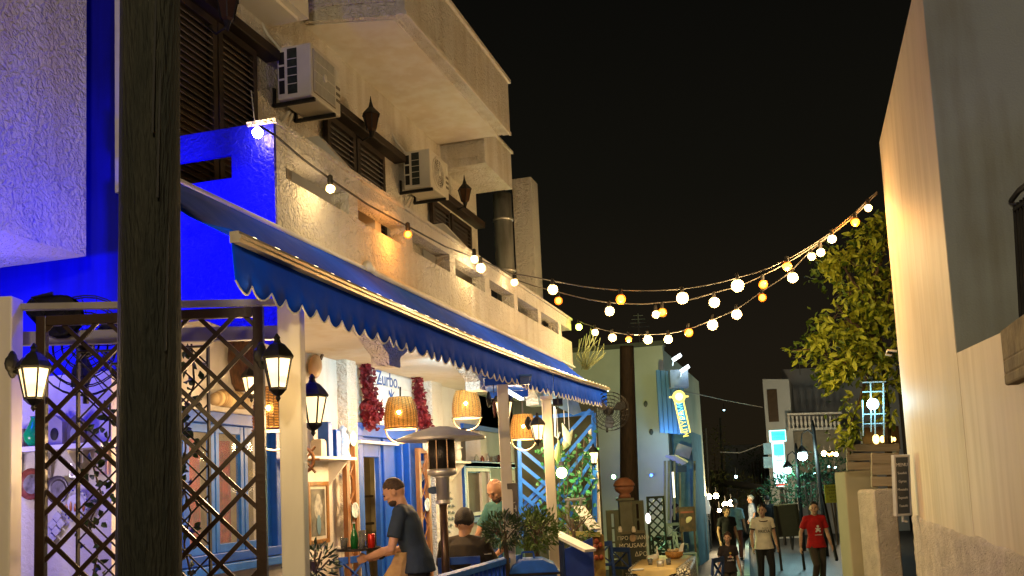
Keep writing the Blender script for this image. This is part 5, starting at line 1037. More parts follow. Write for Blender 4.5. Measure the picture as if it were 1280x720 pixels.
# street lamps with scroll brackets
def street_lamp(p0, p1, D, bpx, label, e, r_=.13, glow=bulbc):
    a, c = on(*p1, D=D), on(*p0, D=D); t = thing('street_lamp', label, 'street lamp', (a.x, a.y, gz(a.y)), group='black scroll bracket street lamps'); b = B(); b.tube([(a.x, a.y, gz(a.y)), a, c, c+UP*.15], [.08, .06, .05, .02], 8); b.obj('pole', black, t)
    q = on(*bpx, D=D); b = B(); b.tube([c-UP*.25, c-UP*.1+(q-c).xy.to_3d()*.4, c-UP*.2+(q-c).xy.to_3d()*.9, V((q.x, q.y, c.z-.42)), V((q.x, q.y, q.z+.2))], .022, 6); b.obj('scroll_bracket', black, t, smooth=True)
    b = B(); b.ball(q, r_, 14, 10); b.obj('globe', glow, t, smooth=True); b = B(); b.lathe([(.15,.08), (.16,.12), (.06,.24), (.02,.3)], q, 8); b.obj('lamp_cap', black, t)
    light('street_light', q-F*.25-UP*.05, e, (.6,.95,1), .12)
street_lamp((1016, 532), (1027, 625), 27, (1003, 570), 'black scroll lamp with big cool white globe, before the grey house', 90, .13)
street_lamp((995, 560), (999, 618), 30, (985, 588), 'smaller black scroll lamp with white globe beside the cyan sign', 40, .10)
for k, (px, py, r_, m_) in enumerate(((886, 621, .12, bulbw), (895, 620, .12, bulbw), (906.5, 631, .13, bulbw), (914, 629, .14, bulbw), (899, 638, .08, bulbw), (920, 596, .06, bulbc), (1030, 567, .12, bulbw), (1038, 567, .14, bulba), (1045, 568, .10, bulbw), (1036, 583, .05, bulbc), (1044, 584, .05, bulbc), (1018, 591, .05, bulbc), (905, 512.5, .04, bulbc))):
    D_ = 33 if px < 930 else 36
    if k == 12: D_ = 44
    q = on(px, py, D=D_); b = B(); b.ball(q, r_*.75); o_ = b.obj('far_lamp', m_, smooth=True); b = B(); b.tube([q+UP*r_*.7, q+UP*.3], .012, 5); b.obj('cord', black, o_)
    tag(o_, ('white globe lamp, leftmost of the far pair beside the standing man', 'white globe lamp, right of the far pair beside the standing man', 'low warm lamp over the pale blue shirt, left one', 'low warm lamp over the pale blue shirt, right one', 'small white lamp under the far pair of globes', 'small cool lamp under the dark shop canopy roof', 'warm lamp left of the amber one under the balustrade', 'amber lamp under the balustrade of the grey house', 'warm lamp right of the amber one under the balustrade', 'tiny cool lamp below the amber lamp', 'tiny cool lamp right of the one below the amber lamp', 'tiny cool lamp beside the big scroll lamp pole', 'distant cool lamp high over the lane')[k], 'lamp')
    if k in (0, 2, 7): light('far_light', q-F*.4, 170 if k == 7 else 60, (1,.8,.5), .15)
for px, y0, D_ in ((900, 522, 44), (882, 535, 40), (876, 560, 36), (921, 560, 46)):
    a, c = on(px+3, 625, D=D_), on(px, y0, D=D_); b = B(); b.tube([(a.x, a.y, -1.2), c], .05, 6); tag(b.obj('distant_pole', mat('pole grey', (.09,.09,.07))), {900: 'thin grey lamp pole beside the far low house', 882: 'dark pole between the corner building and the lamp pole', 876: 'dark short pole next to the corner building', 921: 'thin pole before the dark low house'}[px], 'pole')
# far shrubs
def shrub(px, py, D, rx, rz_, label, n, mt, L=.13):
    q = on(px, py, D=D); t = thing('shrub', label, 'shrub', (q.x, q.y, gz(q.y))); b = B()
    for i in range(n):
        d = rdir(); r_ = rnd(.3, 1)**.5; p = q+V((d.x*rx*r_, d.y*rx*r_*.7, d.z*rz_*r_))*(1+.35*noise.noise(d*2.5+q)); b.leaf(p, nrm(d+rdir()), rdir(), L*rnd(.6,1.3), L*.35)
    tag(b.obj('foliage', mt, t), kind='stuff'); b = B()
    for k in range(4): b.tube([(q.x, q.y, gz(q.y)), q+V((rnd(-.4,.4)*rx, 0, rnd(-.3,.3)*rz_))], .03, 5)
    b.obj('stem', bark, t)
lg = mat('leaf teal lit', (.04,.14,.06), .6, c2=(.02,.08,.03), ns=2)
shrub(985, 612, 31, .95, .55, 'teal lit leafy shrub below the cyan sign', 650, lg); shrub(1012, 600, 30, .8, .8, 'dark green shrub around the big scroll lamp pole', 550, lg); shrub(1040, 590, 33, .7, .7, 'dark leafy shrub under the amber lamp', 450, lg)
shrub(905, 612, 40, 1.5, .8, 'olive leafy tree mass above the far warm lamps', 800, mat('leaf olive', (.09,.10,.02), .6)); shrub(889, 572, 42, .9, 1.5, 'dim olive tree beside the corner building', 500, mat('leaf olive', (.09,.10,.02))); shrub(946, 575, 44, .8, .6, 'dim shrub beside the far low house', 250, leafd)
# big easel board
a, c = on(967, 632, D=22.5), on(995, 630, D=22.5); t = thing('dark_easel', 'large dark easel board leaning on two feet in the lane', 'easel', (a.x, a.y, gz(a.y))); m_ = (a+c)/2; b = B(); b.obox(m_-UP*.36, (c-a)/2, F*.03, UP*.36); b.obj('board', mat('easel dark', (.03,.028,.024)), t); b = B(); b.bar(a, c, .06, .04); b.obj('top_strip', mat('strip grey', (.3,.3,.26)), t)
for p_ in (a, c): b = B(); b.bar((p_.x+.08*R.x, p_.y-.1, gz(p_.y)), p_-F*.04, .05, .04, F); b.obj('leg', black, t)
# ================================================================== RIGHT SIDE
XR = 1.1
rb = thing('right_building', 'tall cream streaked wall with rough cast base on the right', 'building', (2, 9, 0))
yfar, ynear = yat(1137, XR), yat(1211, XR)
def rp_(b, n, m, **k): return b.obj(n, m, rb, **k)
ztop = on(1094, 201, X=XR).z; zlow = on(1195, 442, X=XR).z; zr = 1.16
b = B(); b.box(XR, XR+3, ynear, yfar, zr, zlow); b.box(XR, XR+3, ynear+.02, yfar, zlow, ztop); rp_(b, 'street_wall', plaster_streak)
b = B(); b.box(XR+.004, XR+1.2, ynear, ynear+.018, zlow-.3, ztop); rp_(b, 'end_wall', greywall)
b = B(); zn = on(1250, 416, X=XR).z; yn = on(1250, 416, X=XR).y; b.prism([(XR+.002, ynear, zr), (XR+.002, ynear, zlow), (XR+.002, yn, zn), (XR+.002, yn, zr)], (.25, 0, 0)); b.box(XR+.002, XR+.25, 2.5, yn, zr, on(1250, 450, X=XR).z-.1); rp_(b, 'stair_wall', plaster_streak)
# rough base: real relief sheet
b = B(); ny, nz = 220, 46; y0_, y1_ = 2.6, yfar; vs = []
for i in range(ny+1):
    y = y0_+(y1_-y0_)*i/ny
    for j in range(nz+1):
        z = -.3+(zr+.02+.05*noise.noise(V((y*1.3, 0, 4)))+.3)*j/nz
        d = .012+.010*noise.noise(V((y*11, 0, z*11)))+.007*noise.noise(V((y*27, 3, z*27))); d = d if j < nz else -.01; vs.append((XR-d, y, z))
b.add(vs, [(i*(nz+1)+j, i*(nz+1)+j+1, (i+1)*(nz+1)+j+1, (i+1)*(nz+1)+j) for i in range(ny) for j in range(nz)]); b.box(XR+.001, XR+.5, 2.6, yfar, -.3, zr); rp_(b, 'rough_base', rough_cast, smooth=True)
# stone bracket + iron balcony
b = B(); q = on(1254, 416, X=XR-.01)
st = mat('brown stone', (.20,.15,.07), .8, c2=(.10,.07,.03), ns=8, bump=.5, bs=30)
zz = [q.z, q.z-.10, q.z-.10, q.z-.19, q.z-.19, q.z-.27]; yy = [q.y, q.y, q.y-.05, q.y-.05, q.y-.03, q.y-.09]
b.box(XR-.03, XR+.2, q.y-1, q.y-.02, q.z-.16, q.z+.01); b.box(XR-.045, XR+.2, q.y-1, q.y-.12, q.z-.24, q.z-.16); b.box(XR-.06, XR+.2, q.y-1, q.y-.17, q.z-.30, q.z-.24); rp_(b, 'stone_bracket', st, bev=.012)
t = thing('iron_railing', 'black iron stair railing at the right frame edge', 'railing', (1.7, 7.3, 2.4)); yr = ynear-.05
a = on(1266, 250, Y=yr); c = on(1281, 215, Y=yr-.2)
b = B(); b.tube([on(1264, 251, Y=yr), on(1274, 238, Y=yr-.3), on(1290, 226, Y=yr-.8)], .02, 6); b.tube([on(1268, 262, Y=yr), on(1300, 240, Y=yr-.8)], .014, 6); b.obj('handrail', black, t)
for k in range(7): b = B(); px = 1268+k*4; b.tube([on(px, 256-k*3, Y=yr-.1*k), on(px+8, 400, Y=yr-.1*k)], .011, 5); b.obj('baluster', black, t)
b = B(); q0 = on(1272, 262, Y=ynear-.01); b.box(q0.x, q0.x+3, ynear-.03, ynear-.008, zlow-.1, q0.z); rp_(b, 'recess_shade_sheet', mat('recess shade painted', (.05,.048,.035)))  # flat dark sheet on the wall, the opening's shade put into its colour
# menu board on the wall end
q = on(1126, 606, D=10.2); t = thing('wall_menu_board', 'narrow white framed menu blackboard projecting from the wall corner', 'menu board', q); A0, A1 = on(1125.5, 570, D=10.2), on(1128.5, 643, D=10.2); H = (A0-A1).length
dv = nrm(A0-A1); sxx = nrm(R*.92+F*.25)
b = B(); b.obox((A0+A1)/2, sxx*.085, sxx.cross(dv)*.015, dv*H/2); b.obj('slate', mat('menu slate', (.06,.075,.085), .5), t)
fm2 = mat('frame pale', (.55,.56,.55), .4)
for s_ in (-1, 1): b = B(); b.bar(A1+sxx*.085*s_, A0+sxx*.085*s_, .018, .05, sxx.cross(dv)); b.obj('frame_side', fm2, t)
for p_ in (A0, A1): b = B(); b.bar(p_-sxx*.094, p_+sxx*.094, .05, .022, dv); b.obj('frame_end', fm2, t)
for k, (s_, sz_) in enumerate((('MENU', .05), ('Souvlaki', .034), ('Gyros', .038), ('Mousaka', .036), ('Saganaki', .034), ('Tzatziki', .034))): text(s_, 'lettering', A0.lerp(A1, .15+.14*k)+nrm(sxx.cross(dv))*(-1 if sxx.cross(dv).dot(F) > 0 else 1)*.018, sxx, dv, sz_, mat('chalk white', (.7,.72,.72)), t)
b = B(); b.tube([A1-dv*.01, A1-dv*.07, A1-dv*.08+sxx*.05], .012, 6); b.obj('bracket', steel, t)
# low walls beyond
b = B(); a, c = on(1091, 612, D=12.6), on(1120, 612, D=12.6); z = a.z; b.prism([(a.x, a.y, -.4), (c.x, c.y, -.4), (c.x, c.y, z), (a.x+.03, a.y, z), (a.x, a.y, z-.03)], F*.6); t = thing('rough_garden_wall', 'rough cast low garden wall with rounded corner under the slats', 'wall', (a.x, a.y, 0)); b.obj('body', rough_cast, t, bev=.02)
b = B(); q = on(1108, 640, D=12.58); b.bar((q.x, q.y, -.3), (q.x, q.y, z-.15), .03, .02, F); b.obj('wall_pipe', cream, t)
def slats(px0, px1, py0, py1, D, n, label):
    t = thing('slat_fence', label, 'fence', on(px0, py1, D=D), group='grey horizontal slat fences'); w_ = (on(px0, py1, D=D)-on(px0, py0, D=D)).length/n
    m = mat('slat wood', (.36,.30,.21), .6, c2=(.27,.22,.15), ns=4, stretch=(.6,.6,8))
    for k in range(n): b = B(); y_ = py0+(py1-py0)*(k+.5)/n; a_, c_ = on(px0, y_, D=D), on(px1, y_, D=D); b.bar(a_, c_, .03, w_*.82); b.obj('slat', m, t, bev=.003)
    for px in (px0+3, px1-3): b = B(); b.bar(on(px, py1, D=D+.04), on(px, py0, D=D+.04), .05, .04, F); b.obj('post', m, t)
slats(1089, 1122, 566, 609, 12.9, 3, 'grey horizontal slat fence on top of the rough garden wall')
slats(1058, 1124, 554, 588, 14.6, 3, 'dark slat fence behind, under the blue white lantern')
a, c = on(1049, 590, D=15.5), on(1089, 587, D=15.5); t = thing('cream_gate_pillar', 'smooth cream square pillar at the right side of the lane', 'pillar', (a.x, a.y, gz(a.y))); m_ = (a+c)/2; b = B(); b.obox((m_.x, m_.y, (m_.z-.4)/2), (c-a)/2, F*.25, UP*(m_.z+.4)/2); b.obj('body', mat('pillar cream', (.50,.45,.32), .8, c2=(.44,.40,.28), ns=2), t, bev=.02)
b = B(); q = on(1088, 630, D=14.6)
t = thing('side_lattice_gate', 'narrow grey louvred gate between the cream pillar and rough wall', 'gate', (q.x, q.y, -.3))
for k in range(12): b = B(); q = on(1086+k*.35, 624+k*8, D=14.2-k*.02); b.obox(q, R*.03, F*.1, UP*.025); b.obj('slat', mat('gate slat', (.25,.23,.19)), t)
# picket wall at lane right
t = thing('pale_board_fence', 'pale vertical board fence receding along the lane right edge', 'fence', (XR, 18, -.4))
for k in range(12):
    y = 15.2+k*.95; b = B(); b.box(.93, .97, y, y+.88, gz(y)-.05, gz(y)+1.12); b.obj('board', mat('fence pale', (.36,.37,.30), .8, c2=(.25,.26,.21), ns=3), t)
b = B(); q = on(1033, 650, D=19); b.bar(on(1028, 618, D=21), (on(1046, 700, D=19.5)), .05, .05, F); tag(b.obj('leaning_black_pole', black), 'black pole leaning on the pale board fence', 'pole')
q = on(1041, 617, D=18.5); t = thing('yellow_notice', 'green yellow notice sheet with dark lines above the board fence', 'notice', q); b = B(); b.obox(q, R*.15, F*.01, UP*.17); b.obj('sheet', mat('notice yellow', (.33,.38,.04), .6), t)
for k in range(5): text(('ΜΕΖΕΔΕΣ', 'ΨΑΡΙΑ', 'ΣΑΛΑΤΕΣ', 'ΚΡΑΣΙ', 'ΟΥΖΟ')[k], 'lettering', q-F*.013+UP*(.12-.06*k), R, UP, .05, mat('dark ink', (.03,.05,.02)), t)
# blue-white lantern with ironwork
q = on(1091, 505, D=11.0); t = thing('blue_white_lantern', 'cool blue white globe lantern in square iron bracket under the tree', 'lantern', q); b = B(); b.ball(q, .062, 14, 10); b.obj('globe', bulbc, t, smooth=True); ir = mat('pale iron', (.35,.5,.55), .4)
for px in (1079, 1089, 1094, 1105): b = B(); b.bar(on(px, 545 if px != 1089 else 540, D=11.05), on(px-1, 478 if px in (1089, 1105) else 500, D=11.05), .012, .012, F); b.obj('bar', ir, t)
for py in (478, 490, 518, 530): b = B(); b.bar(on(1078, py, D=11.06), on(1107, py-1, D=11.06), .012, .012); b.obj('cross_bar', ir, t)
light('cool_lantern', q-F*.09-R*.03, 6, (.25,.75,1), .08)
t = thing('warm_window', 'glowing amber window row behind the slat fence', 'window', on(1095, 550, D=16.5)); b = B(); b.obox(on(1100, 548, D=17), R*.32, F*.05, UP*.2); b.obj('frame', wood_dk, t)
for px, r_ in ((1095, .07), (1103, .05), (1112, .06), (1118, .03)): b = B(); b.ball(on(px, 549, D=16.7), (r_*.8, r_*.5, r_*1.2)); b.obj('candle_glow', mat('candle', (1,.8,.3), emit=(1,.62,.15), es=6), t)
# bulb fixture on wall end: warm bracket
b = B(); q = V((XR-.03, yfar-.15, on(1112, 443, D=11).z)); b.tube([q, q-R*.1+UP*.02, q-R*.12-UP*.03, q-R*.06-UP*.04], .012, 6); tag(b.obj('wall_hook', steel, smooth=True), 'small metal hook on the far corner of the cream wall', 'hook')
# ================================================================== TREE (right)
cr_pts = [(1030,440,20),(1040,400,18),(1035,470,14),(1030,335,9),(1045,300,10),(1085,300,22),(1100,290,20),(1060,330,22),(1095,330,25),(1045,322,14),(1062,365,26),(1095,370,30),(1055,400,24),(1085,410,30),(1110,400,22),(1040,430,22),(1070,445,30),(1105,445,26),(1015,432,14),(1000,440,11),(992,436,7),(1048,465,20),(1078,480,26),(1108,480,20),(1062,500,16),(1060,525,14),(1056,548,13),(1066,535,9),(1050,490,12),(1112,350,18),(1110,520,10),(1038,345,8)]
tr = thing('overhanging_tree', 'yellow green lit broad leaved tree leaning over the lane beside the cream wall', 'tree', on(1113, 600, D=14.5).xy.to_3d()+UP*-.3)
base = V(tr.location); b = B(); root = on(1110, 560, D=14.9)
b.tube([root+(base-root)*.98, root, on(1106, 470, D=14.7), on(1092, 380, D=14.4), on(1092, 300, D=14.2)], [.06, .055, .045, .03, .012], 9); b.obj('trunk', bark, tr, smooth=True)
for pth in (((1095,470),(1060,455),(1020,436),(992,438)), ((1092,420),(1060,400),(1045,380)), ((1091,380),(1065,350),(1048,322)), ((1093,440),(1075,500),(1058,545)), ((1092,350),(1105,320),(1108,290)), ((1093,400),(1110,380),(1115,350))):
    b = B(); b.tube([on(x, y, D=14.3+.1*math.sin(x)) for x, y in pth], [.03, .02, .014, .006][:len(pth)], 6); b.obj('branch', bark, tr, smooth=True)
lms = []
for k in range(4):
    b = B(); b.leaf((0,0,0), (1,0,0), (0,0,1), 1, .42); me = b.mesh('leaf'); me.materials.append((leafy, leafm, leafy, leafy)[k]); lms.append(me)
wsum = sum(r*r for _, _, r in cr_pts); leaves = []
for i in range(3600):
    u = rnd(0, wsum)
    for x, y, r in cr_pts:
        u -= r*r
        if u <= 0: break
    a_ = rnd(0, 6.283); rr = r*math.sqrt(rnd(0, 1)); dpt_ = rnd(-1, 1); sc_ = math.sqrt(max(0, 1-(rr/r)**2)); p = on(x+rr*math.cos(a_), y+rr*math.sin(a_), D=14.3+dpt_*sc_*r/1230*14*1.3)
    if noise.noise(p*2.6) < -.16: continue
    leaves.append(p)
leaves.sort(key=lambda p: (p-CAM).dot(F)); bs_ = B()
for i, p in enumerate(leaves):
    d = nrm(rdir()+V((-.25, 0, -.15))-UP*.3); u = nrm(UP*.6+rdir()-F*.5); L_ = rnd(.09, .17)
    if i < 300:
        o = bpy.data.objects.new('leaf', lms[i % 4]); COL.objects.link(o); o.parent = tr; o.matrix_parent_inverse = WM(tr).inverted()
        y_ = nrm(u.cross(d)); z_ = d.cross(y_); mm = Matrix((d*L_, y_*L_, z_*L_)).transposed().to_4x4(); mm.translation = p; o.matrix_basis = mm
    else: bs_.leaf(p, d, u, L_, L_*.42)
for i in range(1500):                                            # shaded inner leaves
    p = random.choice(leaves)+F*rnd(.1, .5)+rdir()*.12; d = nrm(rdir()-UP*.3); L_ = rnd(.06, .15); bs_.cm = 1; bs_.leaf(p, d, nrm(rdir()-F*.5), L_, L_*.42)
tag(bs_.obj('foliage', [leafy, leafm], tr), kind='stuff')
hubs = [on(x, y, D=14.3) for x, y, r in cr_pts]; bt = B()
for i in range(150):
    p = random.choice(leaves); h_ = min(hubs, key=lambda q_: (q_-p).length); bt.tube([h_, h_.lerp(p, .5)+rdir()*.03, p], [.008, .005, .002], 4)
tag(bt.obj('twigs', bark, tr), kind='stuff')
# yellow-green sprout at the balcony end
q0 = V((XB+.05, Y1+.15, 3.55)); t = thing('balcony_succulent', 'pale branching succulent growing at the far balcony end', 'plant', q0); b = B()
for k in range(16):
    a0 = on(731+rnd(-4,4), 462, D=14.9); c0 = on(722+k*2.4+rnd(-3,3), 402+abs(k-6)*3.2+rnd(0,16), D=14.7+rnd(-.2,.2)); m0 = a0.lerp(c0, .5)+R*rnd(-.12,.12); b.tube([a0, m0, c0], [.010, .009, .005], 5)
b.obj('stems', mat('succulent', (.26,.30,.14), .5), t, smooth=True)
# ================================================================== STRING LIGHTS
WE = (1.04, yfar-.05); hook = V((WE[0], WE[1], on(1096, 240, Y=WE[1]).z))
def string_light(label, cable_px, bulbs, plane, side=None):
    P0, P1 = plane; t = thing('string_light', label, 'string lights', onp(*cable_px[0], P0, P1), group='festoon light strings across the lane')
    pts = [onp(x, y, P0, P1) for x, y in cable_px]; fine = []
    for i in range(len(pts)-1):                                   # Catmull-Rom between measured points
        p0, p1, p2, p3 = pts[max(i-1,0)], pts[i], pts[i+1], pts[min(i+2,len(pts)-1)]
        for k in range(6):
            s_ = k/6; fine.append(.5*((2*p1)+(p2-p0)*s_+(2*p0-5*p1+4*p2-p3)*s_*s_+(3*p1-p0-3*p2+p3)*s_**3))
    fine.append(pts[-1]); b = B(); b.tube(fine, .0075, 5); b.obj('cable', mat('festoon cable', (.16,.14,.11), .5), t, smooth=True)
    add_bulbs(t, [(onp(x, y, P0, P1), r, c) for x, y, r, c in bulbs], fine)
def add_bulbs(t, bl, fine):
    for q, r, c in bl:
        r *= rnd(.82, .98)
        m = {'w': glow_w, 'a': glow_a, 'l': bulbg}[c]; top = min(fine, key=lambda f_: (f_.xy-q.xy).length); zc = max(top.z, q.z+r+.05)
        b = B(); b.ball(q, r, 14, 10); o = b.obj('bulb', m, t, smooth=True)
        if c != 'l': b = B(); b.ball(q+UP*r*.05, (r*.66, r*.66, r*.72), 12, 8); b.obj('filament_core', bulbw if c == 'w' else bulba, o, smooth=True)
        b = B(); b.lathe([(.018, r*.85), (.022, r+.01), (.020, r+.06), (.008, r+.07)], q, 8); b.tube([q+UP*(r+.05), V((q.x, q.y, zc))], .004, 4); b.obj('socket', black, o)
def near_cable():
    t = thing('string_light', 'light string running along the balcony parapet from the blue end wall', 'string lights', on(330, 160, X=XB+.06), group='festoon light strings across the lane')
    cp = [(326,158),(345,170),(380,200),(413,224),(460,256),(510,283),(556,308),(601,325),(640,342)]
    pts = [on(x, y, X=XB+.09) for x, y in cp]; b = B(); b.tube(pts, .008, 5); b.obj('cable', black, t, smooth=True)
    add_bulbs(t, [(on(x, y, X=XB+.13), r, c) for x, y, r, c in ((413,236,.038,'w'),(510,293,.043,'a'),(593,324,.045,'w'),(601,335,.055,'w'),(643,353,.045,'w'))], pts)
    q = on(322, 166, Y=Y0-.08); b = B(); b.ball(q, .035); b.obj('bulb', bulbw, t, smooth=True)
    b = B(); b.tube([on(319, 158, Y=Y0-.06), on(314, 113, Y=Y0-.06)], .004, 4); b.obj('antenna_wire', steel, t)
near_cable()
for px, py, e_, c_ in ((413,236,3,WARM),(510,293,7,(1,.35,.05)),(601,335,4,WARM),(322,166,0,WARM)):
    if e_: light('bulb_light', on(px, py+6, X=XB+.19), e_, c_, .04)
YL = yat(640, XB+.1)
string_light('top light string crossing the lane with the highest bulbs', [(640,342),(660,345),(691,351),(730,358),(776,362.5),(815,363),(853,361),(890,355),(922,347),(955,337),(984,324),(1015,306),(1040,289),(1069,265),(1085,249),(1096,240)],
    [(691,362,.07,'w'),(776,374,.062,'a'),(853,372.5,.078,'w'),(922,357,.075,'w'),(984,333,.06,'a'),(1040,298.7,.055,'w'),(1069,277.7,.052,'a'),(1085.5,260,.05,'w')], ((XB+.1, YL), WE))
string_light('middle light string crossing the lane just under the top one', [(646,350),(670,358),(698,365),(730,373),(762,378),(800,380),(828,378),(860,375),(893,366),(925,357),(954,344),(985,328),(1015,309),(1040,292),(1070,268),(1096,241)],
    [(698,376,.055,'a'),(762,389,.065,'w'),(820,393,.055,'w'),(828,390.5,.055,'a'),(893,378,.066,'w'),(954,355.6,.055,'a'),(1026,315.6,.05,'w')], ((XB+.1, YL+.9), WE))
string_light('lowest light string starting at the far end of the balcony', [(722,401),(744,409),(766,415),(790,418),(815,418),(840,416),(861,411),(890,400),(921,386),(953,364),(985,342),(1014,313),(1050,285),(1096,242)],
    [(723.7,408.8,.055,'l'),(744,415.5,.06,'w'),(765.6,422,.065,'w'),(786,424,.052,'a'),(810,424.6,.07,'w'),(835.4,424,.07,'w'),(861,415.8,.06,'a'),(890.8,406,.075,'w'),(921,393,.075,'w'),(953,372,.055,'a'),(991,347,.07,'w'),(1014.6,320.7,.05,'w')], ((XB+.05, Y1), WE))
for px, py, e_, c_ in ((1069,278,42,(1,.34,.05)),(1085,260,2,WARM),(1040,299,10,WARM),(1014.6,321,26,WARM),(984,333,60,WARM),(922,357,24,WARM),(853,372,24,WARM),(776,374,18,AMB)): q = onp(px, py+5, (XB+.1, YL), WE); light('bulb_light', q, e_, c_, .05)
for px, py in ((786,424),(835,424),(891,406)): light('bulb_light', onp(px, py+5, (XB+.05, Y1), WE), 60, WARM, .05)
# ================================================================== ADDED FILL LAMP BEHIND THE CAMERA (made up, out of view: brightens facades and walls)
t = thing('added_fill_lamp', 'added fill lamp on the right wall behind the viewpoint', 'street lamp', (1.0, -1.6, 4.4)); b = B(); b.tube([(1.05,-1.6,4.3), (.5,-1.6,4.6), (.1,-1.6,4.5)], .03, 8); b.obj('arm', black, t); b = B(); b.ball((0,-1.6,4.45), (.2,.12,.07)); b.obj('head', mat('lamp head', (.8,.7,.5), emit=(1,.7,.35), es=3), t)
light('added_fill_light', (0,-1.6,4.3), 760, (1,.80,.50), .3)
# ================================================================== PEOPLE
skin_m = mat('skin tan', (.46,.26,.16), .55, c2=(.36,.19,.11), ns=12)
def rot(p, piv, ax, ang): return piv+Matrix.Rotation(ang, 3, ax)@(p-piv)
def person(label, loc, rz, H=1.75, J=None, lean=0, head_turn=0, head_nod=0, skin=skin_m, hair=(.02,.013,.008), hairstyle='short', shirt=(.5,.5,.5), trous=(.03,.03,.035), fat=1.0, vox=.011, sleeves=.5, shoes=(.02,.02,.02), group=None, sit=False, beard=False, faceon=True, shirt_m=None):
    """local frame: +Y is where the person faces, +X their right"""
    k = H/1.75; J = J or {}
    P = dict(pel=V((0,0,.93)), wai=V((0,.0,1.08)), che=V((0,.0,1.28)), nec=V((0,-.01,1.46)), hd=V((0,.015,1.61)))
    for s_, n in ((1,'r'),(-1,'l')):
        P['sh'+n] = V((.18*s_,-.01,1.41)); P['el'+n] = V((.235*s_,-.03,1.13)); P['wr'+n] = V((.25*s_,.05,.90)); P['hi'+n] = V((.09*s_,0,.92)); P['kn'+n] = V((.10*s_,.02,.50)); P['an'+n] = V((.105*s_,-.03,.08))
    piv = V((0,0,.95))
    for n in ('wai','che','nec','hd','shr','shl','elr','ell','wrr','wrl'): P[n] = rot(P[n], piv, 'X', -lean)
    for n, v in J.items(): P[n] = V(v)
    P = {n: v*k for n, v in P.items()}
    Hd = Matrix.Rotation(-lean*.6-head_nod, 3, 'X')@Matrix.Rotation(head_turn, 3, 'Z') if not head_turn else Matrix.Rotation(head_turn, 3, 'Z')@Matrix.Rotation(-lean*.6-head_nod, 3, 'X')
    hp = P['hd']; b = B()
    HK = 1.07
    def hb(c, r, n=12, kk=9): b.ball(hp+Hd@(V(c)*k*HK), tuple(x*k*HK for x in r), n, kk, Hd)
    hb((0,0,.015), (.075,.094,.105), 20, 14); hb((0,.02,-.045), (.058,.072,.07), 16, 10); hb((0,.062,-.088), (.028,.022,.024)); hb((0,.099,-.008), (.012,.016,.024)); hb((0,.108,-.022), (.014,.013,.011)); hb((0,.088,-.055), (.026,.012,.009))
    hb((0,.082,.028), (.05,.018,.014)); hb((.04,.07,-.02), (.022,.02,.022)); hb((-.04,.07,-.02), (.022,.02,.022))
    for s_ in (1,-1): hb((.077*s_,-.005,-.01), (.012,.022,.033), 8, 8)
    b.tube([P['nec']-UP*.06*k, P['nec'], hp+Hd@V((0,-.015,-.06))*k], [.07*k, .056*k, .05*k], 14)
    def limb(pts, rs): b.tube(pts, [r*k*fat for r in rs], 12); [b.ball(p, r*k*fat, 12, 8) for p, r in zip(pts, rs)]
    lat = nrm(P['shr']-P['shl'])
    b.tube([P['pel'], P['wai'], P['che'], P['nec']-UP*.03*k], [.10*k*fat, .09*k*fat, .105*k*fat, .055*k], 14, sx=1.4, ref=lat)
    for n in 'rl':
        limb([P['sh'+n], P['sh'+n].lerp(P['el'+n], .5), P['el'+n], P['el'+n].lerp(P['wr'+n], .35), P['wr'+n]], [.05, .043, .036, .037, .024])
        d = nrm(P['wr'+n]-P['el'+n]); sd_ = nrm(d.cross(V((1 if n == 'r' else -1,0,0)))) if abs(d.x) < .9 else V((0,0,1)); out = V((1 if n == 'r' else -1, 0, 0)); out = nrm(out-d*out.dot(d)) if abs(d.x) < .95 else V((0,0,1)); w = P['wr'+n]; fw_ = nrm(d.cross(out))
        if fw_.y < 0 and abs(fw_.y) > .1: fw_ = -fw_
        cu = -out*.3
        b.ball(w+d*.045*k, (.016*k, .038*k, .048*k), 10, 8, Matrix((out, fw_, d)).transposed())
        for f_ in range(4):
            o_ = fw_*(.030-.019*f_)*k; L_ = (.038, .044, .041, .032)[f_]*k; s0 = w+d*.08*k+o_; s1 = s0+nrm(d+cu*.6)*L_; s2 = s1+nrm(d*.7+cu*2)*L_*.8; b.tube([s0-d*.02*k, s0, s1, s2], [.0095*k, .009*k, .0085*k, .007*k], 7)
        b.tube([w+d*.02*k+fw_*.028*k, w+d*.055*k+fw_*.052*k+cu*.02*k, w+d*.085*k+fw_*.05*k+cu*.04*k], [.013*k, .0105*k, .008*k], 7)
        limb([P['hi'+n], P['hi'+n].lerp(P['kn'+n], .5), P['kn'+n], P['kn'+n].lerp(P['an'+n], .35), P['an'+n]], [.08, .07, .052, .05, .034])
    body = b.obj('person', skin); body.location = loc; body.rotation_euler = (0,0,rz)
    def rm(o, v=vox, sm=4, f=.5):
        r_ = o.modifiers.new('r', 'REMESH'); r_.mode = 'VOXEL'; r_.voxel_size = v; r_.use_smooth_shade = True
        s_ = o.modifiers.new('s', 'SMOOTH'); s_.iterations = sm; s_.factor = f
    rm(body, vox*.75, 1, .4); tag(body, label, 'person', group)
    ch = lambda b, n, m: b.obj(n, m, body, world=False)
    # shirt
    b = B(); e_ = .016*k
    b.tube([P['pel']+UP*-.085*k*(0 if sit else 1), P['pel']+UP*.03*k, P['wai'], P['che'], P['che'].lerp(P['nec'], .55), P['nec']-UP*.01*k], [.146*k*fat, .126*k*fat, .108*k*fat, .122*k*fat, .105*k*fat, .062*k], 20, sx=1.42, ref=lat)
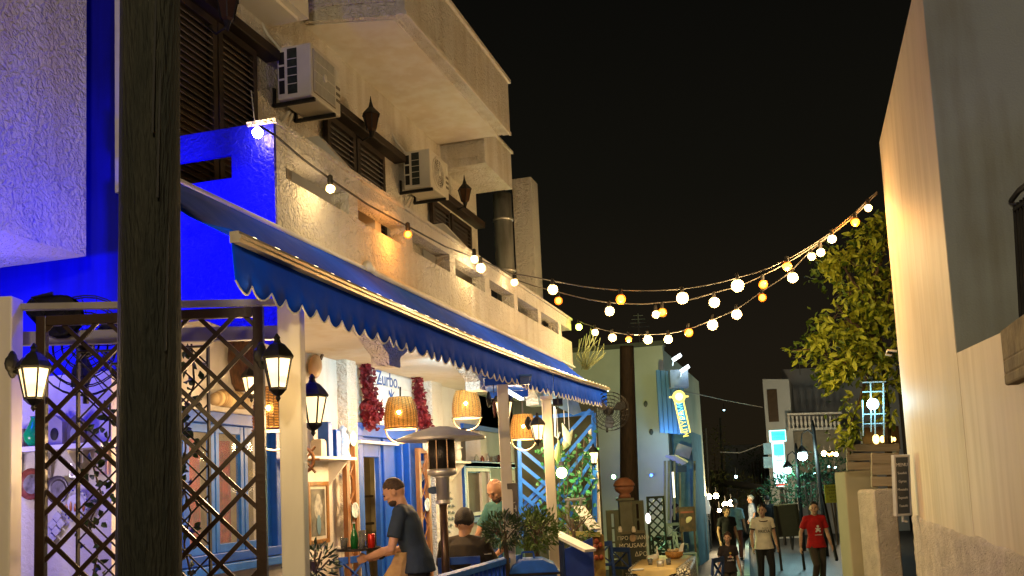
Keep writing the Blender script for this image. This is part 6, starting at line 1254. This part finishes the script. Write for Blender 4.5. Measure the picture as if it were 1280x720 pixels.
    for n in 'rl':
        s0, e0, w0 = P['sh'+n], P['el'+n], P['wr'+n]; ins = s0.lerp(P['che'], .35)
        if sleeves > 0:
            pts = [ins, s0, s0.lerp(e0, min(1, sleeves)*.6), s0.lerp(e0, min(1, sleeves))]; rr = [.08*k, .058*k*fat, .060*k*fat, .063*k*fat]
            if sleeves > 1: pts.append(e0.lerp(w0, .9)); rr.append(.04*k)
            b.tube(pts, rr, 14); b.tube([P['nec']-UP*.03*k, P['nec'].lerp(s0, .5)-UP*.012*k, s0], [.064*k, .062*k, .060*k*fat], 12); b.ball(s0-UP*.006*k, .062*k*fat)
        else: b.tube([ins, s0], [.07*k, .058*k], 12)
    sm_ = shirt_m or mat('cloth '+label[:24], shirt, .85, c2=tuple(x*.7 for x in shirt), ns=9, bump=.35, bs=14, dist=.012)
    rm(ch(b, 'shirt', sm_), vox, 3)
    # trousers
    b = B(); b.tube([P['pel']+UP*.04*k, P['pel']-UP*.06*k], [.105*k*fat, .112*k*fat], 16, sx=1.35, ref=lat)
    for n in 'rl': b.tube([P['hi'+n]+UP*.02*k, P['hi'+n].lerp(P['kn'+n], .5), P['kn'+n], P['kn'+n].lerp(P['an'+n], .5), P['an'+n]+UP*.0], [x*k*fat for x in (.092, .084, .068, .062, .058)], 14); b.ball(P['kn'+n], .069*k*fat); b.ball(P['hi'+n], .092*k*fat)
    rm(ch(b, 'trousers', mat('trousers '+label[:24], trous, .85, c2=tuple(x*.7 for x in trous), ns=6, bump=.3, bs=12, dist=.01)), vox*1.2, 3)
    for n in 'rl': b = B(); a_ = P['an'+n]; b.ball(a_+V((0,.06,-.035))*k, (.045*k, .13*k, .045*k), 12, 8); ch(b, 'shoe', mat('shoe', shoes, .5))
    # hair
    hm = mat('hair '+str(hair), hair, .7, c2=tuple(x*.5 for x in hair), ns=40, bump=.6, bs=120)
    if hairstyle != 'bald':
        b = B(); r3 = {'short': (.080,.099,.108), 'thick': (.092,.108,.122), 'long': (.095,.112,.12)}[hairstyle]; nn, kk = 22, 16; vs = []; cen = V((0,-.004,.02))
        for i in range(kk+1):
            t_ = math.pi*i/kk-math.pi/2
            for j in range(nn):
                u = 2*math.pi*j/nn; d = V((math.cos(t_)*math.cos(u), math.cos(t_)*math.sin(u), math.sin(t_))); front = d.y
                low = -.30+.85*max(0, front)**.8+(.12 if abs(d.x) > .8 and front > -.2 else 0); lim = low if hairstyle != 'long' else low-.5*(front < .2)
                f_ = 1 if d.z > lim else .84; wv = 1+(.05 if hairstyle != 'short' else .02)*noise.noise(d*6)
                vs.append(hp+Hd@((cen+V((d.x*r3[0], d.y*r3[1], d.z*r3[2]))*f_*wv)*k*1.07))
        b.add(vs, [(i*nn+j, i*nn+(j+1) % nn, (i+1)*nn+(j+1) % nn, (i+1)*nn+j) for i in range(kk) for j in range(nn)]); o = b.obj('hair', hm, body, smooth=True, world=False)
    if beard: b = B(); b.ball(hp+Hd@V((0,.046,-.082))*k, (.061*k,.058*k,.042*k), 14, 8, Hd); b.obj('beard', mat('beard', (.05,.03,.02), .8), body, smooth=True, world=False)
    if faceon:
        for s_ in (1,-1):
            b = B(); b.ball(hp+Hd@V((.03*s_,.098,.006))*k, (.013*k,.007*k,.008*k), 8, 6, Hd); b.obj('eye', mat('eye', (.03,.02,.015), .2), body, world=False)
            b = B(); b.bar(hp+Hd@V((.014*s_,.108,.028))*k, hp+Hd@V((.047*s_,.094,.030))*k, .006*k, .007*k); b.obj('eyebrow', hm if hairstyle != 'bald' else mat('brow', (.04,.025,.015)), body, world=False)
        b = B(); b.ball(hp+Hd@V((0,.107,-.058))*k, (.023*k,.005*k,.006*k), 8, 5, Hd); b.obj('mouth', mat('lips', (.25,.08,.06), .5), body, world=False)
    return body, P, k
def front_text(s_, body, P, k, z, y, size, m): 
    cu = bpy.data.curves.new('print', 'FONT'); cu.body = s_; cu.size = size; cu.extrude = .001; cu.align_x = 'CENTER'; cu.align_y = 'CENTER'; cu.materials.append(m)
    o = bpy.data.objects.new('shirt_print', cu); COL.objects.link(o); bpy.context.view_layer.update(); me = bpy.data.meshes.new_from_object(o); bpy.data.objects.remove(o); o = bpy.data.objects.new('shirt_print', me); COL.objects.link(o); o.parent = body; o.matrix_basis = Matrix.Translation((0, y, z))@Matrix(((-1,0,0,0),(0,0,1,0),(0,1,0,0),(0,0,0,1))); return o
face_cam = math.atan2(-F.y, -F.x)-math.pi/2       # facing the camera
face_left = math.atan2(-R.y, -R.x)-math.pi/2      # facing image left
def gp(px, D, z): q = on(px, 600, D=D); return V((q.x, q.y, z))
# waiter with tray
wp = gp(519, 9.0, .1)
body, P, k = person('waiter in navy t-shirt bending over a tray, facing left', wp, face_left-.12, 1.74, lean=.28, head_nod=.3, shirt=(.018,.035,.06), trous=(.018,.016,.015), hair=(.06,.035,.02), fat=1.1, sleeves=.72, beard=True,
    J=dict(elr=(.27,.10,1.07), wrr=(.15,.38,1.00), ell=(-.25,.18,1.08), wrl=(-.12,.44,1.0)))
M_ = WM(body); tr_ = M_@V((0, .56*k, 1.06*k)); t = thing('serving_tray', 'round dark serving tray carried by the waiter', 'tray', tr_); b = B(); b.lathe([(.001,0), (.2,0), (.215,.025), (.205,.025), (.195,.008), (.001,.008)], tr_, 28); b.obj('dish', mat('tray dark', (.02,.018,.016), .3), t)
b = B(); wr = M_@(P['wrr']); b.tube([wr+V((.033*math.cos(a), .033*math.sin(a)*.4, .033*math.sin(a))) for a in [i*.524 for i in range(12)]], .010, 6, closed=True); b.obj('wristwatch', black, body)
tt = tr_+UP*.008
q = tt+R*-.03; t = thing('green_bottle', 'green glass bottle standing on the waiter tray', 'bottle', q); b = B(); b.lathe([(.034,0), (.036,.1), (.03,.14), (.013,.19), (.012,.235)], q, 14); b.obj('body', mat('bottle green', (.01,.14,.03), .12), t, smooth=True); b = B(); b.lathe([(.014,.235), (.014,.25)], q, 10); b.obj('cap', white, t)
cg = mat('clear glass', (.85,.88,.85))
for dx, dy, h_, lb in ((-.12, -.03, .11, 'empty glass left of the green bottle on the tray'), (.035, .05, .17, 'taller stemmed glass right of the green bottle on the tray'), (.05, -.06, .11, 'short glass nearest the red can on the tray')):
    q = tt+R*dx+F*dy; b = B(); b.lathe([(.028,0), (.036,h_), (.033,h_), (.024,.01)], q, 14); tag(b.obj('drinking_glass', cg, smooth=True), lb, 'glass')
q = tt+R*.125; t = thing('red_can', 'red drink can at the right of the waiter tray', 'can', q); b = B(); b.lathe([(.028,0), (.034,.008), (.034,.125), (.028,.135)], q, 16); b.obj('body', mat('can red', (.5,.02,.01), .25, metal=.3), t, smooth=True)
q = tt-R*.16; b = B(); b.ball(q+UP*.02, (.05,.05,.02)); tag(b.obj('napkins', white, smooth=True), 'folded white napkins at the left edge of the tray', 'napkin')
q = gp(484, 8.9, .93); t = thing('paper_bag', 'crumpled brown paper bag hanging below the tray', 'bag', q); b = B(); nn = 12; vs = []
for i, (w_, z_) in enumerate(((.10,-.20), (.13,-.1), (.12,.0), (.08,.1), (.06,.2))):
    for j in range(nn): a_ = j*2*math.pi/nn; r_ = w_*(1+.2*noise.noise(V((math.cos(a_)*2, math.sin(a_)*2, z_*9)))); vs.append(q+V((r_*math.cos(a_)+.03*i, r_*.6*math.sin(a_), z_)))
b.add(vs, [(i*nn+j, i*nn+(j+1) % nn, (i+1)*nn+(j+1) % nn, (i+1)*nn+j) for i in range(4) for j in range(nn)]+[tuple(range(nn))]); b.obj('body', mat('kraft paper', (.42,.28,.12), .8, c2=(.3,.19,.08), ns=8, bump=.8, bs=9, dist=.03), t)
# seated man from behind
seat = gp(576, 9.7, .1)
def sitJ(px=0): return dict(pel=(0,0,.50), wai=(0,-.02,.66), che=(0,.0,.88), nec=(0,.03,1.07), hd=(0,.07,1.20), shr=(.19,.02,1.0), shl=(-.19,.02,1.0), elr=(.27,.14,.74), wrr=(.12,.40,.84), ell=(-.27,.14,.74), wrl=(-.1,.36,.8), hir=(.1,.02,.5), hil=(-.1,.02,.5), knr=(.13,.45,.5), knl=(-.13,.45,.5), anr=(.13,.45,.08), anl=(-.13,.45,.08))
Jm = sitJ(); person('seated man in dark brown t-shirt seen from behind, phone in hands', seat, math.atan2(F.y, F.x)-math.pi/2-.25, 1.80, J=Jm, shirt=(.030,.022,.014), trous=(.03,.03,.035), hair=(.012,.009,.007), hairstyle='thick', fat=1.15, sleeves=.75, sit=True, faceon=False, head_nod=.15)
q = on(610, 690, D=9.6); b = B(); b.obox(q, R*.035, F*.01, UP*.02+F*.05); tag(b.obj('mobile_phone', mat('phone', (.5,.5,.5), .2)), 'pale mobile phone in the seated man hands', 'phone')
# bald man
person('bald bearded man standing at the small table, looking down', gp(632, 10.6, .1), face_cam-.75, 1.70, lean=.22, head_nod=.5, hairstyle='bald', beard=True, shirt=(.05,.16,.15), trous=(.04,.04,.05), sleeves=.6, skin=mat('skin warm', (.45,.24,.14), .5),
    J=dict(elr=(.30,.20,1.05), wrr=(.26,.44,.90), ell=(-.26,.2,1.05), wrl=(-.18,.4,.9)))
# street people
q = gp(949, 17.5, 0); q.z = gz(q.y)
ringer = mat('ringer cream', (.80,.76,.62), .85, bump=.3, bs=14)
body, P, k = person('person in cream ringer t-shirt printed FRIDAY and black trousers, walking', q, face_cam+.10, 1.55, shirt_m=ringer, trous=(.012,.012,.013), hair=(.025,.015,.01), hairstyle='short', head_turn=-.5, J=dict(knl=(-.10,.10,.51), anl=(-.10,.06,.1)), sleeves=.55, skin=mat('skin pale', (.52,.32,.22), .6))
front_text('FRIDAY', body, P, k, 1.2*k, .145*k, .078, mat('print black', (.02,.02,.02)))
front_text('BLACK', body, P, k, 1.265*k, .143*k, .04, mat('print grey', (.3,.28,.2)))
trim = mat('ringer trim', (.03,.02,.02), .8); b = B(); b.tube([P['nec']+V((.085*k*math.cos(a), .05*k+.075*k*math.sin(a), -.045*k-.02*k*math.sin(a))) for a in [i*.3927 for i in range(16)]], .009*k, 6, closed=True); b.obj('neck_trim', trim, body, world=False)
for n in 'rl': b = B(); c_ = P['sh'+n].lerp(P['el'+n], .56); d = nrm(P['el'+n]-P['sh'+n]); b.tube([c_-d*.012, c_+d*.012], .067*k, 14); b.obj('sleeve_trim', trim, body, world=False)
q = gp(1014, 17.2, 0); q.z = gz(q.y)
body, P, k = person('boy in red t-shirt with small white print and brown trousers, stepping forward', q, face_cam+.12, 1.56, shirt=(.42,.008,.010), trous=(.055,.045,.032), hair=(.02,.014,.01), head_turn=-.35, J=dict(knr=(.09,.16,.52), anr=(.08,-.02,.16), knl=(-.11,-.02,.5), anl=(-.12,-.12,.09), elr=(.27,-.06,1.14), wrr=(.31,-.02,.88), ell=(-.24,.0,1.13), wrl=(-.25,.12,.9)), sleeves=.7, skin=mat('skin pale', (.52,.32,.22), .6))
wp_ = mat('print white', (.75,.72,.68), .8)
for c_, r_ in (((0,1.26), .026), ((.0,1.20), .034), ((-.035,1.165), .02), ((.035,1.165), .02), ((.04,1.22), .014), ((-.04,1.215), .014)):
    b = B(); b.ball((c_[0]*k, .137*k, c_[1]*k), (r_*k, .006, r_*k), 10, 6); b.obj('shirt_print', wp_, body, world=False)
front_text('summer', body, P, k, 1.10*k, .140*k, .04, wp_)
q = gp(904, 15.2, 0); q.z = gz(q.y)
body, P, k = person('small child in dark t-shirt with bright print, curly brown hair', q, face_cam+.15, 1.12, shirt=(.016,.011,.013), trous=(.05,.04,.03), hair=(.05,.022,.014), hairstyle='thick', head_turn=-.5, sleeves=.6, vox=.008, skin=mat('skin child', (.48,.29,.2), .6),
    J=dict(hd=(0,.02,1.66)))
for c_, r_, cc in (((0,1.30), .03, (.5,.35,.05)), ((0,1.22), .035, (.45,.2,.15)), ((-.05,1.2), .025, (.5,.5,.4)), ((.05,1.21), .02, (.5,.45,.4))):
    b = B(); b.ball((c_[0]*k, .137*k, c_[1]*k), (r_*k, .006, r_*k), 10, 6); b.obj('shirt_print', mat('kid print '+str(cc), cc), body, world=False)
front_text('HAPPY', body, P, k, 1.13*k, .14*k, .035, wp_)
q = gp(905, 21, 0); q.z = gz(q.y)
person('person with long dark hair in black behind the small child', q, face_cam+.3, 1.52, shirt=(.012,.01,.012), trous=(.02,.015,.015), hair=(.03,.014,.010), hairstyle='long', vox=.014, faceon=False, sleeves=.6)
q = gp(878, 32, 0); q.z = gz(q.y)
person('man in dark clothes standing with arms raised to his face', q, face_left+.9, 1.74, shirt=(.018,.014,.012), trous=(.03,.03,.028), vox=.016, J=dict(elr=(.26,.16,1.32), wrr=(.12,.22,1.52), ell=(-.26,.18,1.3), wrl=(-.1,.24,1.5)), faceon=False, sleeves=.5)
q = gp(916, 27, 0); q.z = gz(q.y)
person('person in pale blue shirt and red brown shorts under the warm lamps', q, face_cam+2.6, 1.66, shirt=(.25,.42,.48), trous=(.14,.04,.025), vox=.016, faceon=False, sleeves=.9, hair=(.2,.15,.1))
q = gp(937, 34, 0); q.z = gz(q.y)
person('white haired person in pale blue at the shop front', q, face_left, 1.75, shirt=(.25,.32,.42), trous=(.2,.2,.2), vox=.018, faceon=False, hair=(.5,.48,.42), sleeves=.9, hairstyle='thick')
q = gp(957, 30, 0); q.z = gz(q.y)
person('person in black standing behind the ringer t-shirt person', q, face_cam+2.9, 1.72, shirt=(.01,.01,.011), trous=(.01,.01,.012), vox=.018, faceon=False, sleeves=1.2)
q = gp(842, 24.5, 0); q.z = gz(q.y)
person('person in black leaning in the porch beside the food poster', q, face_left+3, 1.6, shirt=(.012,.012,.012), trous=(.012,.012,.012), vox=.018, faceon=False, sleeves=1.2)
